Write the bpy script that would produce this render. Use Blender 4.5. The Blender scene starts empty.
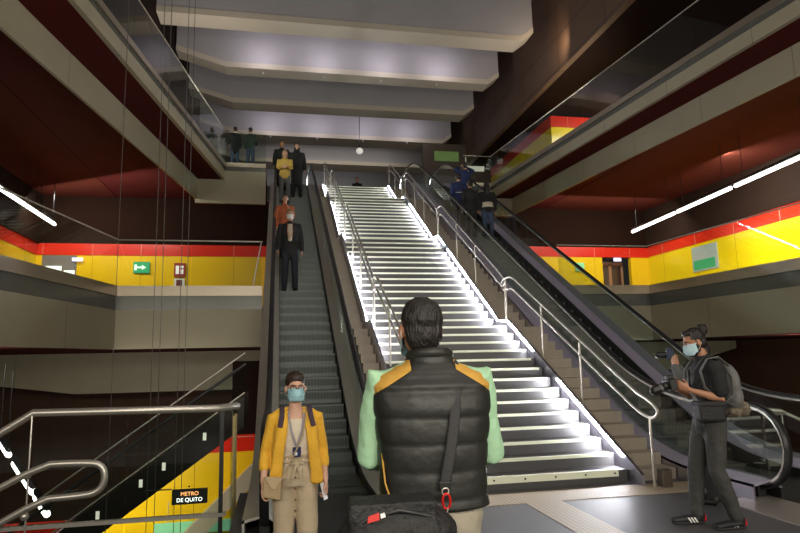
import bpy, bmesh, math, random
from mathutils import Vector, Matrix, noise
random.seed(7)
PI = math.pi
SC = bpy.context.scene
COL = SC.collection

# ------------------------------------------------------------------ camera, world, lights, exposure
cam_d = bpy.data.cameras.new('camera'); cam = bpy.data.objects.new('camera', cam_d); COL.objects.link(cam)
_th, _ro, _phi = math.radians(8.3), math.radians(-1.24), math.radians(11.35)
_f = Vector((0, math.cos(_th), math.sin(_th))); _u = Vector((0, -math.sin(_th), math.cos(_th))); _r = Vector((1, 0, 0))
_r2 = math.cos(_ro)*_r + math.sin(_ro)*_u; _u2 = math.cos(_ro)*_u - math.sin(_ro)*_r
_rot = Matrix.Rotation(-_phi, 3, 'Z')
_r2, _u2, _f = _rot @ _r2, _rot @ _u2, _rot @ _f
cam.matrix_world = Matrix.Translation((0, 0, 1.55)) @ Matrix((_r2, _u2, -_f)).transposed().to_4x4()
cam_d.lens = 614.5/800*36; cam_d.sensor_width = 36; cam_d.clip_start = .05; cam_d.clip_end = 200
SC.camera = cam
SC.view_settings.view_transform = 'Standard'; SC.view_settings.look = 'None'
SC.view_settings.exposure = 0.0; SC.view_settings.gamma = 1; SC.view_settings.use_curve_mapping = False
w = bpy.data.worlds.new('world'); SC.world = w; w.use_nodes = True
w.node_tree.nodes['Background'].inputs[0].default_value = (.35, .33, .30, 1)
w.node_tree.nodes['Background'].inputs[1].default_value = .05

def area(name, loc, aim, sx, sy, power, col=(1, .93, .82)):
    l = bpy.data.lights.new(name, 'AREA'); l.shape = 'RECTANGLE'; l.size = sx; l.size_y = sy
    l.energy = power; l.color = col
    o = bpy.data.objects.new(name, l); COL.objects.link(o); o.location = loc
    o.rotation_euler = (Vector(aim)-Vector(loc)).to_track_quat('-Z', 'Y').to_euler()
    return o
# area lights: assumed luminaires behind and above the viewer, mezzanine rows, and added unseen fills
area('hall_lamp_and_fill', (0.5, -2.5, 2.9), (1.0, 6, 1.0), 5, .6, 240, (1, .92, .78))
area('hall_lamp_and_fill', (6.5, -2.5, 2.9), (6.0, 6, 1.0), 5, .6, 190, (1, .92, .78))
area('hall_lamp_and_fill', (-4.5, -1.0, 2.9), (-4.5, 10, 1.5), 3, .6, 110, (1, .92, .78))
area('hall_lamp_and_fill', (2.5, 2.0, 7.2), (3.0, 6.0, 0), 6, 1.0, 140, (1, .92, .80))
area('hall_lamp_and_fill', (3.0, 6.0, 13.8), (2.5, 20.0, 11), 8, 1, 90, (1, .95, .84))
area('hall_lamp_and_fill', (3.0, -4.0, 7.7), (2.5, 22.0, 12.2), 7, .6, 150, (1, .95, .88))  # added fill aimed at the roof beams
area('hall_lamp_and_fill', (12.5, 19.5, 10.6), (11.5, 22.0, 9.5), 2, .2, 60, (1, .93, .80))  # added fill to brighten the yellow block on the upper walkway
area('mezzanine_lamp', (-6.6, 20.5, 6.9), (-5.0, 23, 4.4), 5.5, .2, 260, (1, .95, .86))
area('mezzanine_lamp', (12.0, 20.3, 6.9), (12.0, 23.0, 4.4), 5.0, .2, 190, (1, .95, .86))
area('mezzanine_lamp', (12.6, 15.5, 6.0), (15.4, 16.0, 4.6), .2, 9, 620, (1, .95, .86))
area('beam_uplight_fill', (-2.9, 17.0, 8.15), (2.0, 21.0, 12.5), 1.2, .3, 130, (1, .93, .82))  # this and the next: added uplights that brighten the beam undersides
area('beam_uplight_fill', (9.3, 16.5, 8.15), (3.5, 21.0, 12.5), 1.2, .3, 130, (1, .93, .82))
area('under_mezzanine_fill', (-5.2, 10.5, 1.7), (-4.8, 19, .6), 2, .3, 45, (1, .92, .78))  # added pair of fills so the beams under the mezzanines show
area('under_mezzanine_fill', (11.0, 10.5, 1.7), (11.0, 19, .6), 2, .3, 60, (1, .92, .78))
area('lower_lamp', (-3.6, 11.6, -.6), (-2.4, 13.9, -1.8), 3, .3, 80, (1, .93, .8))

# ------------------------------------------------------------------ materials
MATS = {}
def mat(name, col, rough=.6, metal=0, noise_amt=0, noise_scale=8, bump=0, bump_scale=40, emit=None, estr=0, spec=.5, coat=0, stretch=None):
    if name in MATS: return MATS[name]
    m = bpy.data.materials.new(name); m.use_nodes = True; nt = m.node_tree; N = nt.nodes; L = nt.links
    b = N['Principled BSDF']
    b.inputs['Base Color'].default_value = (*col, 1); b.inputs['Roughness'].default_value = rough
    b.inputs['Metallic'].default_value = metal; b.inputs['Specular IOR Level'].default_value = spec
    b.inputs['Coat Weight'].default_value = coat
    tc = N.new('ShaderNodeTexCoord'); mp = N.new('ShaderNodeMapping'); L.new(tc.outputs['Object'], mp.inputs[0])
    if stretch: mp.inputs['Scale'].default_value = stretch
    if noise_amt:
        n = N.new('ShaderNodeTexNoise'); n.inputs['Scale'].default_value = noise_scale; n.inputs['Detail'].default_value = 6
        r = N.new('ShaderNodeMixRGB'); r.blend_type = 'MIX'
        a = [max(0, c*(1-noise_amt)) for c in col]; d = [min(1, c*(1+noise_amt)) for c in col]
        r.inputs[1].default_value = (*a, 1); r.inputs[2].default_value = (*d, 1)
        L.new(mp.outputs[0], n.inputs[0]); L.new(n.outputs[0], r.inputs[0]); L.new(r.outputs[0], b.inputs['Base Color'])
    if bump:
        n2 = N.new('ShaderNodeTexNoise'); n2.inputs['Scale'].default_value = bump_scale; n2.inputs['Detail'].default_value = 4
        bp = N.new('ShaderNodeBump'); bp.inputs['Strength'].default_value = bump; bp.inputs['Distance'].default_value = .02
        L.new(mp.outputs[0], n2.inputs[0]); L.new(n2.outputs[0], bp.inputs['Height']); L.new(bp.outputs[0], b.inputs['Normal'])
    if emit:
        b.inputs['Emission Color'].default_value = (*emit, 1); b.inputs['Emission Strength'].default_value = estr
    MATS[name] = m
    return m

def joints_mat(name, col, line, sx, sy, axis='XZ', rough=.55, gap=.02, noise_amt=.12, metal=0, bump=0):
    """panels with thin joints, laid out in object metres"""
    m = mat(name, col, rough, metal, noise_amt, 1.2); nt = m.node_tree; N = nt.nodes; L = nt.links; b = N['Principled BSDF']
    tc = N.new('ShaderNodeTexCoord'); sp = N.new('ShaderNodeSeparateXYZ'); L.new(tc.outputs['Object'], sp.inputs[0])
    def jl(ch, per):
        a = N.new('ShaderNodeMath'); a.operation = 'DIVIDE'; L.new(sp.outputs[ch], a.inputs[0]); a.inputs[1].default_value = per
        f = N.new('ShaderNodeMath'); f.operation = 'FRACT'; L.new(a.outputs[0], f.inputs[0])
        c = N.new('ShaderNodeMath'); c.operation = 'LESS_THAN'; L.new(f.outputs[0], c.inputs[0]); c.inputs[1].default_value = gap/per
        return c
    c1 = jl(axis[0], sx); c2 = jl(axis[1], sy)
    mx = N.new('ShaderNodeMath'); mx.operation = 'MAXIMUM'; L.new(c1.outputs[0], mx.inputs[0]); L.new(c2.outputs[0], mx.inputs[1])
    src = b.inputs['Base Color'].links[0].from_socket if b.inputs['Base Color'].links else None
    mix = N.new('ShaderNodeMixRGB'); L.new(mx.outputs[0], mix.inputs[0])
    if src: L.new(src, mix.inputs[1])
    else: mix.inputs[1].default_value = (*col, 1)
    mix.inputs[2].default_value = (*line, 1); L.new(mix.outputs[0], b.inputs['Base Color'])
    return m

def glass_mat(name, tint=(.80, .88, .84), refl=1.0, ior=1.55):
    m = bpy.data.materials.new(name); m.use_nodes = True; nt = m.node_tree; N = nt.nodes; L = nt.links
    for n in list(N): N.remove(n)
    o = N.new('ShaderNodeOutputMaterial'); t = N.new('ShaderNodeBsdfTransparent'); t.inputs[0].default_value = (*tint, 1)
    g = N.new('ShaderNodeBsdfGlossy'); g.inputs['Roughness'].default_value = .015; g.inputs[0].default_value = (refl, refl, refl, 1)
    f0 = N.new('ShaderNodeFresnel'); f0.inputs[0].default_value = ior
    ge = N.new('ShaderNodeNewGeometry'); iv = N.new('ShaderNodeMath'); iv.operation = 'SUBTRACT'; iv.inputs[0].default_value = 1; L.new(ge.outputs['Backfacing'], iv.inputs[1])
    f = N.new('ShaderNodeMath'); f.operation = 'MULTIPLY'; L.new(f0.outputs[0], f.inputs[0]); L.new(iv.outputs[0], f.inputs[1])
    mx = N.new('ShaderNodeMixShader'); L.new(f.outputs[0], mx.inputs[0]); L.new(t.outputs[0], mx.inputs[1]); L.new(g.outputs[0], mx.inputs[2])
    L.new(mx.outputs[0], o.inputs[0]); MATS[name] = m
    return m

def emis(name, col, s):
    return mat(name, (.9, .9, .9), .5, emit=col, estr=s)

CONC = joints_mat('beige_cladding', (.34, .305, .215), (.15, .13, .10), 3.6, 50, 'XZ', .55, .012, .10)
CONCY = joints_mat('beige_cladding_side', (.34, .305, .215), (.15, .13, .10), 2.4, 50, 'YZ', .55, .015, .10)
BEAM = mat('beam_plaster', (.35, .33, .34), .7, 0, .08, 1.5)
MAROON = mat('maroon_soffit', (.075, .011, .010), .8, 0, .15, 1.0, spec=.1)
REDCEIL = mat('dark_red_ceiling', (.085, .019, .012), .85, 0, .15, 1.0, spec=.08)
WOOD = joints_mat('dark_brown_panel', (.014, .0058, .0035), (.008, .004, .003), 1.2, .6, 'XZ', .85, .012, .2)
WOOD.node_tree.nodes['Principled BSDF'].inputs['Specular IOR Level'].default_value = .06
WOODY = joints_mat('brown_wood_wall', (.13, .078, .052), (.03, .015, .01), 3.0, 1.1, 'YZ', .5, .03, .25)
YEL = joints_mat('yellow_panel', (.86, .52, .008), (.35, .22, .01), 1.6, 60, 'XZ', .25, .014, .05)
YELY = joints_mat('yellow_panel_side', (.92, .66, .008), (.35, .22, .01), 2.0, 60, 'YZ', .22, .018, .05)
RED = joints_mat('red_panel', (.68, .022, .008), (.75, .35, .25), 1.6, 60, 'XZ', .25, .014, .05)
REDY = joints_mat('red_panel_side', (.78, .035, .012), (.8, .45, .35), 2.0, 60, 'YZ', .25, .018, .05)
STEEL = mat('brushed_steel', (.62, .58, .52), .36, .75, .1, 30, stretch=(1, 1, 1))
STEELB = mat('satin_steel_blue', (.50, .48, .56), .33, 1, .08, 12)
ALU = mat('aluminium_cap', (.44, .38, .30), .35, .8, .08, 20)
DARKM = mat('dark_metal', (.05, .05, .052), .4, .7)
DGLASSBAND = mat('grey_green_band', (.13, .135, .12), .25, .3, .1, 5)
RUBBER = mat('black_rubber', (.012, .012, .013), .38)
BLACKP = mat('black_plastic', (.012, .012, .012), .45)
GLASS = glass_mat('clear_glass', (.88, .93, .90))
SIDEST = mat('warm_side_stone', (.34, .29, .23), .5, 0, .15, 8)
GLASSC = glass_mat('clear_escalator_glass', (.86, .92, .89), 1.0, 2.1)
GRANITE = mat('dark_granite', (.075, .072, .072), .38, 0, .35, 60)
FLOORM = joints_mat('grey_stone_floor', (.075, .072, .078), (.05, .048, .05), .9, .9, 'XY', .5, .006, .12)
TACT = joints_mat('beige_tactile_paving', (.46, .37, .26), (.30, .24, .17), .05, .05, 'XY', .5, .012, .08)
PALEPLATE = mat('pale_floor_plate', (.34, .30, .27), .35, .4, .08, 20)
STEPM = mat('escalator_step_metal', (.14, .155, .155), .42, .55, .1, 20)
LUMI = mat('pale_green_nosing', (.72, .74, .58), .45, emit=(.80, .84, .62), estr=.07)
GLINTW = emis('white_glint', (.93, .95, 1.0), 9)  # glow for the painted glint on the top newel glass, no fitting
TUBE = emis('lamp_tube', (1, .97, .92), 6)

# ------------------------------------------------------------------ mesh helpers
class MB:
    def __init__(s): s.v = []; s.f = []
    def add(s, vs, fs):
        o = len(s.v); s.v += [tuple(p) for p in vs]; s.f += [tuple(i+o for i in f) for f in fs]
    def box(s, x0, x1, y0, y1, z0, z1):
        s.add([(x0,y0,z0),(x1,y0,z0),(x1,y1,z0),(x0,y1,z0),(x0,y0,z1),(x1,y0,z1),(x1,y1,z1),(x0,y1,z1)],
              [(3,2,1,0),(4,5,6,7),(0,1,5,4),(1,2,6,5),(2,3,7,6),(3,0,4,7)])
    def prism(s, poly, vec):
        n = len(poly); vec = Vector(vec); P = [Vector(p) for p in poly]
        s.add(P+[p+vec for p in P], [tuple(range(n))[::-1], tuple(range(n, 2*n))]+[(i, (i+1) % n, n+(i+1) % n, n+i) for i in range(n)])
    def sweep(s, pts, prof, side, closed=False):
        """sweep a closed 2D profile (side, normal) along pts; side is fixed or a list"""
        P = [Vector(p) for p in pts]; n = len(P); k = len(prof); vs = []
        for i in range(n):
            if closed: t = (P[(i+1) % n]-P[i-1])
            else: t = (P[min(i+1, n-1)]-P[max(i-1, 0)])
            t.normalize(); sd = Vector(side) if not isinstance(side, list) else Vector(side[i])
            sd = (sd-t*sd.dot(t)).normalized(); nn = sd.cross(t)
            if not closed and 0 < i < n-1:
                a = (P[i]-P[i-1]).normalized().dot((P[i+1]-P[i]).normalized()); q = 1/max(.6, math.sqrt((1+a)/2))
            else: q = 1
            vs += [P[i]+sd*a_+nn*b_*q for a_, b_ in prof]
        fs = []
        for i in range(n if closed else n-1):
            j = (i+1) % n
            for a in range(k):
                b = (a+1) % k; fs.append((i*k+a, i*k+b, j*k+b, j*k+a))
        if not closed: fs += [tuple(range(k))[::-1], tuple(range((n-1)*k, n*k))]
        s.add(vs, fs)
    def tube(s, pts, rad, seg=12, ref=(1, 0, 0), cap=True):
        """round-ended tube; rad scalar/list, each scalar or (r_ref, r_other)"""
        P = [Vector(p) for p in pts]; n = len(P)
        R = rad if isinstance(rad, list) else [rad]*n
        R = [(q, q) if not isinstance(q, (tuple, list)) else q for q in R]
        rings = []
        def T(i):
            if n == 1: return Vector((0, 0, 1))
            t = P[min(i+1, n-1)]-P[max(i-1, 0)]
            return t.normalized()
        rf = Vector(ref)
        fr = []
        for i in range(n):
            t = T(i); a = rf-t*rf.dot(t)
            if a.length < .15:
                a = Vector((0, 1, 0)); a = a-t*a.dot(t)
                if a.length < .15: a = Vector((0, 0, 1))-t*t.z
            a.normalize(); fr.append((t, a, t.cross(a)))
        if cap:
            m = min(R[0]); t, a, b = fr[0]
            for q in (85, 60, 30):
                c = math.cos(math.radians(q)); rings.append((P[0]-t*m*math.sin(math.radians(q)), a, b, R[0][0]*c, R[0][1]*c))
        for i in range(n): rings.append((P[i], fr[i][1], fr[i][2], R[i][0], R[i][1]))
        if cap:
            m = min(R[-1]); t, a, b = fr[-1]
            for q in (30, 60, 85):
                c = math.cos(math.radians(q)); rings.append((P[-1]+t*m*math.sin(math.radians(q)), a, b, R[-1][0]*c, R[-1][1]*c))
        vs = []
        for c, a, b, r1, r2 in rings:
            for k in range(seg):
                g = 2*PI*k/seg; vs.append(c+a*math.cos(g)*r1+b*math.sin(g)*r2)
        fs = []
        for i in range(len(rings)-1):
            for k in range(seg):
                j = (k+1) % seg; fs.append((i*seg+k, i*seg+j, (i+1)*seg+j, (i+1)*seg+k))
        fs += [tuple(range(seg))[::-1], tuple(range((len(rings)-1)*seg, len(rings)*seg))]
        s.add(vs, fs)
    def ell(s, c, r, rot=None, seg=16, rings=10):
        c = Vector(c); vs = []; fs = []
        for i in range(rings+1):
            th = PI*i/rings if 0 < i < rings else (.02 if i == 0 else PI-.02)
            for k in range(seg):
                g = 2*PI*k/seg; p = Vector((r[0]*math.sin(th)*math.cos(g), r[1]*math.sin(th)*math.sin(g), -r[2]*math.cos(th)))
                if rot: p = rot @ p
                vs.append(c+p)
        for i in range(rings):
            for k in range(seg):
                j = (k+1) % seg; fs.append((i*seg+k, i*seg+j, (i+1)*seg+j, (i+1)*seg+k))
        fs += [tuple(range(seg))[::-1], tuple(range(rings*seg, (rings+1)*seg))]
        s.add(vs, fs)
    def build(s, name, m, parent=None, smooth=False, bevel=0, xf=None):
        me = bpy.data.meshes.new(name)
        vs = s.v if xf is None else [tuple(xf @ Vector(p)) for p in s.v]
        me.from_pydata(vs, [], s.f); me.materials.append(m)
        if len(s.f) > 1:
            bm = bmesh.new(); bm.from_mesh(me); bmesh.ops.recalc_face_normals(bm, faces=bm.faces); bm.to_mesh(me); bm.free()
        if smooth is not False:
            for p in me.polygons: p.use_smooth = True
            if smooth is not True: me.set_sharp_from_angle(angle=math.radians(smooth))
        o = bpy.data.objects.new(name, me); COL.objects.link(o)
        if parent: o.parent = parent
        if bevel:
            b = o.modifiers.new('bevel', 'BEVEL'); b.width = bevel; b.segments = 2; b.limit_method = 'ANGLE'
        return o
    def remesh(s, name, m, parent, voxel=.012, smooth_it=4, fn=None):
        """fuse everything in this builder into ONE continuous smooth surface"""
        o = s.build(name, m, parent)
        r = o.modifiers.new('r', 'REMESH'); r.mode = 'VOXEL'; r.voxel_size = voxel
        if smooth_it:
            q = o.modifiers.new('s', 'SMOOTH'); q.factor = .5; q.iterations = smooth_it
        dg = bpy.context.evaluated_depsgraph_get(); me = bpy.data.meshes.new_from_object(o.evaluated_get(dg))
        o.modifiers.clear(); old = o.data; o.data = me; bpy.data.meshes.remove(old)
        me.materials.clear(); me.materials.append(m)
        if fn:
            nn = [v.normal.copy() for v in me.vertices]
            for v, q in zip(me.vertices, nn): v.co = fn(v.co.copy(), q)
        for p in me.polygons: p.use_smooth = True
        return o

def tag(o, label=None, cat=None, group=None, kind=None):
    if label: o['label'] = label
    if cat: o['category'] = cat
    if group: o['group'] = group
    if kind: o['kind'] = kind
    return o
def empty(name, loc, rz=0, label=None, cat=None, group=None):
    o = bpy.data.objects.new(name, None); COL.objects.link(o); o.location = loc; o.rotation_euler = (0, 0, rz)
    o.empty_display_size = .2
    return tag(o, label, cat, group)
def struct(o, label, cat='structure'):
    o['kind'] = 'structure'; o['label'] = label; o['category'] = cat; return o
def sbox(name, m, label, cat, *b):
    q = MB(); q.box(*b); return struct(q.build(name, m), label, cat)
def dupe(o, parent):
    c = o.copy(); COL.objects.link(c); c.parent = parent
    for ch in list(o.children): dupe(ch, c)
    return c
def arc(c, r, a0, a1, n=12):
    return [(c[0]+r*math.cos(math.radians(a0+(a1-a0)*i/n)), c[1]+r*math.sin(math.radians(a0+(a1-a0)*i/n))) for i in range(n+1)]
def rrect(w_, h_, r, n=3):
    P = []
    for cx, cy, a in ((w_/2-r, h_/2-r, 0), (-w_/2+r, h_/2-r, 90), (-w_/2+r, -h_/2+r, 180), (w_/2-r, -h_/2+r, 270)):
        P += arc((cx, cy), r, a, a+90, n)
    return P

# ------------------------------------------------------------------ large structure
ZM, ZU, ZSOF, ZUS = 3.17, 8.0, 1.82, 7.42     # mezzanine cap, upper floor, their soffits
# ground floor: hole on the left (stairwell)
b = MB(); b.box(-.42, 9.8, -7, 7.75, -.45, 0); b.box(-9, -.42, -7, 3.2, -.45, 0)
struct(b.build('floor', FLOORM), 'dark grey stone floor at the foot of the stairs', 'floor')
sbox('floor_lower', mat('lower_floor', (.20, .18, .15), .4, 0, .1, 3), 'floor of the level below seen through the stairwell', 'floor', -12, 16, -7, 23, -5.7, -5.5)
# tactile paving laid in the floor
b = MB(); b.box(1.5, 4.9, 6.32, 6.80, 0, .006); b.box(2.55, 2.95, .5, 6.32, 0, .006)
tag(b.build('tactile_paving', TACT), 'beige tactile paving strip in front of the lit stairs and running towards the viewer', 'paving')

def ring_wall(name, pts, z0, z1, th, m, label, cat='wall'):
    q = MB()
    for (x0, y0), (x1, y1) in zip(pts, pts[1:]):
        d = Vector((x1-x0, y1-y0, 0)).normalized(); n = Vector((-d.y, d.x, 0))*th
        q.prism([(x0, y0, z0), (x1, y1, z0), (x1, y1, z1), (x0, y0, z1)], n)
    return struct(q.build(name, m), label, cat)
MLs = [(-5.45, 2.0), (-3.38, 14.0)]; MRs = [(9.25, 14.0), (9.85, 2.0)]
# slabs (mezzanine and upper) as prisms
def slab(name, poly, z0, z1, m, label, cat='floor'):
    q = MB(); q.prism([(x, y, z0) for x, y in poly], (0, 0, z1-z0)); return struct(q.build(name, m), label, cat)
slab('floor_mezzanine_left', [(-12, 2), (-5.5, 2), (-3.45, 14.07), (-.36, 14.07), (-.36, 24), (-12, 24)], ZSOF, ZM-.35, MAROON, 'left mezzanine slab with maroon underside')
slab('floor_mezzanine_right', [(6.75, 14.07), (9.32, 14.07), (9.92, 2), (20, 2), (20, 24), (6.75, 24)], ZSOF, ZM-.35, MAROON, 'right mezzanine slab with maroon underside')
def fascia(name, x0, y0, x1, y1, zlo, zcap, out, m, lab, glassh=1.0, mid=True):
    """beige fascia + grey band + metal cap, with the glass balustrade on it. out = unit vector to the void"""
    out = Vector((*out, 0)); L_ = Vector((x1-x0, y1-y0, 0)); A = Vector((x0, y0, 0)); B_ = Vector((x1, y1, 0))
    def seg(z0, z1, t0, t1, mm, nm, par=None):
        q = MB(); q.prism([A+out*t0+Vector((0, 0, z0)), B_+out*t0+Vector((0, 0, z0)), B_+out*t0+Vector((0, 0, z1)), A+out*t0+Vector((0, 0, z1))], out*(t1-t0)); return q.build(nm, mm, par)
    return seg
def balustrade(lab, pts, z0, z1, outs, cap_m=STEEL, railr=.016, posts=True, panel=1.5, grp=None, lean=0):
    root = empty('glass_balustrade', (pts[0][0], pts[0][1], z0), 0, lab, 'balustrade', grp)
    off = Vector((pts[0][0], pts[0][1], z0))
    for (x0, y0), (x1, y1) in zip(pts, pts[1:]):
        A = Vector((x0, y0, 0)); B_ = Vector((x1, y1, 0)); Lg = (B_-A).length; d = (B_-A)/Lg; n = max(1, round(Lg/panel)); nn = Vector((-d.y, d.x, 0))*.006
        for i in range(n):
            a = A+d*(Lg*i/n+.006); c = A+d*(Lg*(i+1)/n-.006); q = MB()
            q.prism([a-nn+Vector((0, 0, z0))-off, c-nn+Vector((0, 0, z0))-off, c-nn+Vector((0, 0, z1))-off, a-nn+Vector((0, 0, z1))-off], nn*2)
            q.build('glass_panel', GLASS, root)
    q = MB(); q.tube([Vector((x, y, z1))-off for x, y in pts], railr, 8, (0, 0, 1), True); q.build('handrail', cap_m, root, True)
    return root

def mezz_side(nm, x0, y0, x1, y1, out, zcap, m, lab, band=True, zlo=ZSOF):
    seg = fascia(nm, x0, y0, x1, y1, 0, 0, out, m, lab)
    struct(seg(zlo, zcap-.52, -.10, 0, m, 'trim_fascia_'+nm), 'beige cladding of the '+lab, 'fascia')
    struct(seg(zcap-.52, zcap-.22, -.10, -.03, DGLASSBAND, 'trim_band_'+nm), 'grey recessed band of the '+lab, 'fascia')
    struct(seg(zcap-.22, zcap, -.12, .02, ALU, 'trim_cap_'+nm), 'metal edge cap of the '+lab, 'fascia')
mezz_side('mezz_front_left', -3.38, 14, -.34, 14, (0, -1), ZM, CONC, 'left mezzanine front edge')
def outv(a, c, sgn):
    d = Vector((c[0]-a[0], c[1]-a[1])).normalized(); return (d.y*sgn, -d.x*sgn)
mezz_side('mezz_side_left', *MLs[0], *MLs[1], outv(MLs[0], MLs[1], 1), ZM, CONCY, 'left mezzanine side edge')
mezz_side('mezz_front_right', 6.75, 14, 9.25, 14, (0, -1), ZM+.03, CONC, 'right mezzanine front edge')
mezz_side('mezz_side_right', *MRs[0], *MRs[1], outv(MRs[0], MRs[1], 1), ZM+.03, CONCY, 'right mezzanine side edge')
balustrade('clear glass balustrade and thin steel rail on the left mezzanine edge', [(-5.43, 2.1), (-3.38, 13.98), (-.36, 13.98)], ZM, ZM+1.0, None)
balustrade('clear glass balustrade with thin steel rail on the right mezzanine edge, behind the right escalator', [(6.8, 13.98), (9.25, 13.98), (9.83, 2.1)], ZM+.03, ZM+1.03, None)
sbox('trim_corner_left', DGLASSBAND, 'dark corner of the left mezzanine band', 'fascia', -3.50, -3.32, 14.03, 14.12, 2.6, 3.0)
sbox('trim_corner_right', DGLASSBAND, 'dark corner of the right mezzanine band', 'fascia', 9.18, 9.40, 14.03, 14.12, 2.6, 3.03)
# upper level
UL = [(-4.6, 2.0), (-3.17, 11.0), (-1.73, 20.3)]; UR = [(7.95, 21.6), (8.75, 12.5), (9.65, 2.0)]
slab('floor_upper_left', [(-12, 2), (-4.7, 2), (-3.27, 11.0), (-1.83, 20.38), (-.42, 20.38), (-.42, 30), (-12, 30)], ZUS, ZU-.01, MAROON, 'left upper walkway slab with maroon underside')
slab('floor_upper_right', [(6.8, 21.68), (8.03, 21.68), (8.85, 12.5), (9.75, 2), (20, 2), (20, 30), (6.8, 30)], ZUS, ZU-.01, MAROON, 'right upper walkway slab with maroon underside')
slab('floor_upper_landing', [(-.42, 22.95), (6.8, 22.95), (6.8, 42), (-.42, 42)], ZU-.6, ZU, mat('upper_floor', (.2, .19, .18), .4), 'upper landing floor at the top of the stairs')
slab('floor_upper_back', [(-12, 30), (-.42, 30), (-.42, 42), (-12, 42)], ZU-.6, ZU, MATS['upper_floor'], 'upper floor behind the left walkway')
slab('floor_upper_back_right', [(6.8, 30), (20, 30), (20, 42), (6.8, 42)], ZU-.6, ZU, MATS['upper_floor'], 'upper floor behind the right walkway')
def upper_edge(nm, x0, y0, x1, y1, out, lab, m, zlo=None):
    seg = fascia(nm, x0, y0, x1, y1, 0, 0, out, CONC, lab)
    struct(seg(ZUS if zlo is None else zlo, ZU-.28, -.10, 0, m, 'trim_fascia_'+nm), 'beige cladding of the '+lab, 'fascia')
    struct(seg(ZU-.28, ZU-.14, -.10, -.03, DGLASSBAND, 'trim_band_'+nm), 'grey band of the '+lab, 'fascia')
    struct(seg(ZU-.14, ZU, -.12, .02, ALU, 'trim_cap_'+nm), 'metal edge cap of the '+lab, 'fascia')
for i in range(2):
    upper_edge('upper_side_left_%d' % i, *UL[i], *UL[i+1], outv(UL[i], UL[i+1], 1), 'left upper walkway edge', CONCY)
    upper_edge('upper_side_right_%d' % i, *UR[i], *UR[i+1], outv(UR[i], UR[i+1], 1), 'right upper walkway edge', CONCY)
upper_edge('upper_front_left', -1.73, 20.3, -.42, 20.3, (0, -1), 'left upper walkway front', CONC, 6.62)
upper_edge('upper_front_right', 6.8, 21.6, 7.95, 21.6, (0, -1), 'right upper walkway front', CONC, 6.75)
balustrade('clear glass balustrade along the left upper walkway with two people leaning at its far end', UL+[(-.42, 20.28)], ZU, ZU+1.05, None)
balustrade('clear glass balustrade along the right upper walkway above the mezzanine lights', [(6.9, 21.6)]+UR, ZU, ZU+1.05, None)
# set-back beige beams under the upper walkways
def side_beam(nm, pts, z0, z1, th, m, lab):
    q = MB()
    for (a0, c0), (a1, c1) in zip(pts, pts[1:]):
        q.prism([(a0, c0, z0), (a1, c1, z0), (a1+th, c1, z0), (a0+th, c0, z0)], (0, 0, z1-z0))
    return struct(q.build(nm, m), lab, 'beam')
side_beam('trim_beam_upper_left', [(-5.45, 2.0), (-4.08, 11.0), (-2.58, 20.36)], 6.74, ZUS, -.06, CONCY, 'beige set-back beam under the left upper walkway')
side_beam('trim_beam_upper_right', [(8.75, 21.6), (9.6, 12.5), (10.6, 2.0)], 6.78, ZUS, .06, CONCY, 'beige set-back beam under the right upper walkway')
sbox('trim_beam_upper_left_front', CONC, 'beige beam at the front of the left upper walkway', 'beam', -2.66, -1.73, 20.31, 20.42, 6.62, ZUS)
sbox('trim_beam_upper_right_front', CONC, 'beige beam at the front of the right upper walkway', 'beam', 8.05, 8.75, 21.6, 21.9, 6.75, ZUS)
# dark red ceilings over the mezzanines
sbox('ceiling_mezzanine_left', REDCEIL, 'dark red ceiling over the left mezzanine', 'ceiling', -12, -5.7, 2, 24, ZUS-.012, ZUS-.002)
sbox('ceiling_mezzanine_right', REDCEIL, 'dark red ceiling over the right mezzanine', 'ceiling', 10.7, 20, 2, 24, ZUS-.012, ZUS-.002)
# haunched beams under the mezzanine
def hbeam(name, x0, x1, hl, hr, y0, y1, z0, z1, m, lab, dz=None):
    dz = dz if dz is not None else (z1-z0)*.55
    q = MB(); q.prism([(x0, y0, z1), (x0, y0, z0+dz), (x0+hl, y0, z0), (x1-hr, y0, z0), (x1, y0, z0+dz), (x1, y0, z1)], (0, y1-y0, 0))
    return struct(q.build(name, m), lab, 'beam')
hbeam('trim_beam_lower_left', -9.2, -.3, 3.6, .02, 19.2, 19.7, .68, ZSOF, CONC, 'beige haunched beam under the left mezzanine', .5)
hbeam('trim_beam_lower_right', 6.8, 14.6, .2, 3.2, 17.6, 18.1, .78, ZSOF, CONC, 'beige haunched beam under the right mezzanine', .8)
# back walls of the mezzanines: yellow, red band, dark panel
YB = 23.0
sbox('wall_mezzanine_left', YEL, 'yellow panel wall of the left mezzanine', 'wall', -8.25, -.3, YB, YB+.2, ZM-.35, 5.29)
sbox('wall_mezzanine_right_back', YEL, 'yellow panel wall at the back of the right mezzanine', 'wall', 6.8, 13.15, YB, YB+.2, ZM-.35, 5.42)
sbox('wall_mezzanine_right_pier', YEL, 'yellow wall pier beside the exit doorway', 'wall', 14.45, 15.35, YB, YB+.2, ZM-.35, 5.42)
sbox('wall_mezzanine_right', YELY, 'long yellow side wall of the right mezzanine', 'wall', 15.3, 15.5, 4, YB, ZM-.35, 5.45)
sbox('wall_mezzanine_left_side', YELY, 'yellow side wall of the left mezzanine', 'wall', -8.4, -8.2, 4, YB, ZM-.35, 5.29)
sbox('trim_red_left', RED, 'red band above the yellow wall of the left mezzanine', 'wall', -8.25, -.3, YB-.02, YB+.2, 5.29, 5.70)
sbox('trim_red_right_back', RED, 'red band above the doorway of the right mezzanine', 'wall', 6.8, 15.3, YB-.02, YB+.2, 5.42, 5.83)
sbox('trim_red_right', REDY, 'red band along the long yellow side wall', 'wall', 15.28, 15.5, 4, YB, 5.45, 5.88)
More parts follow.
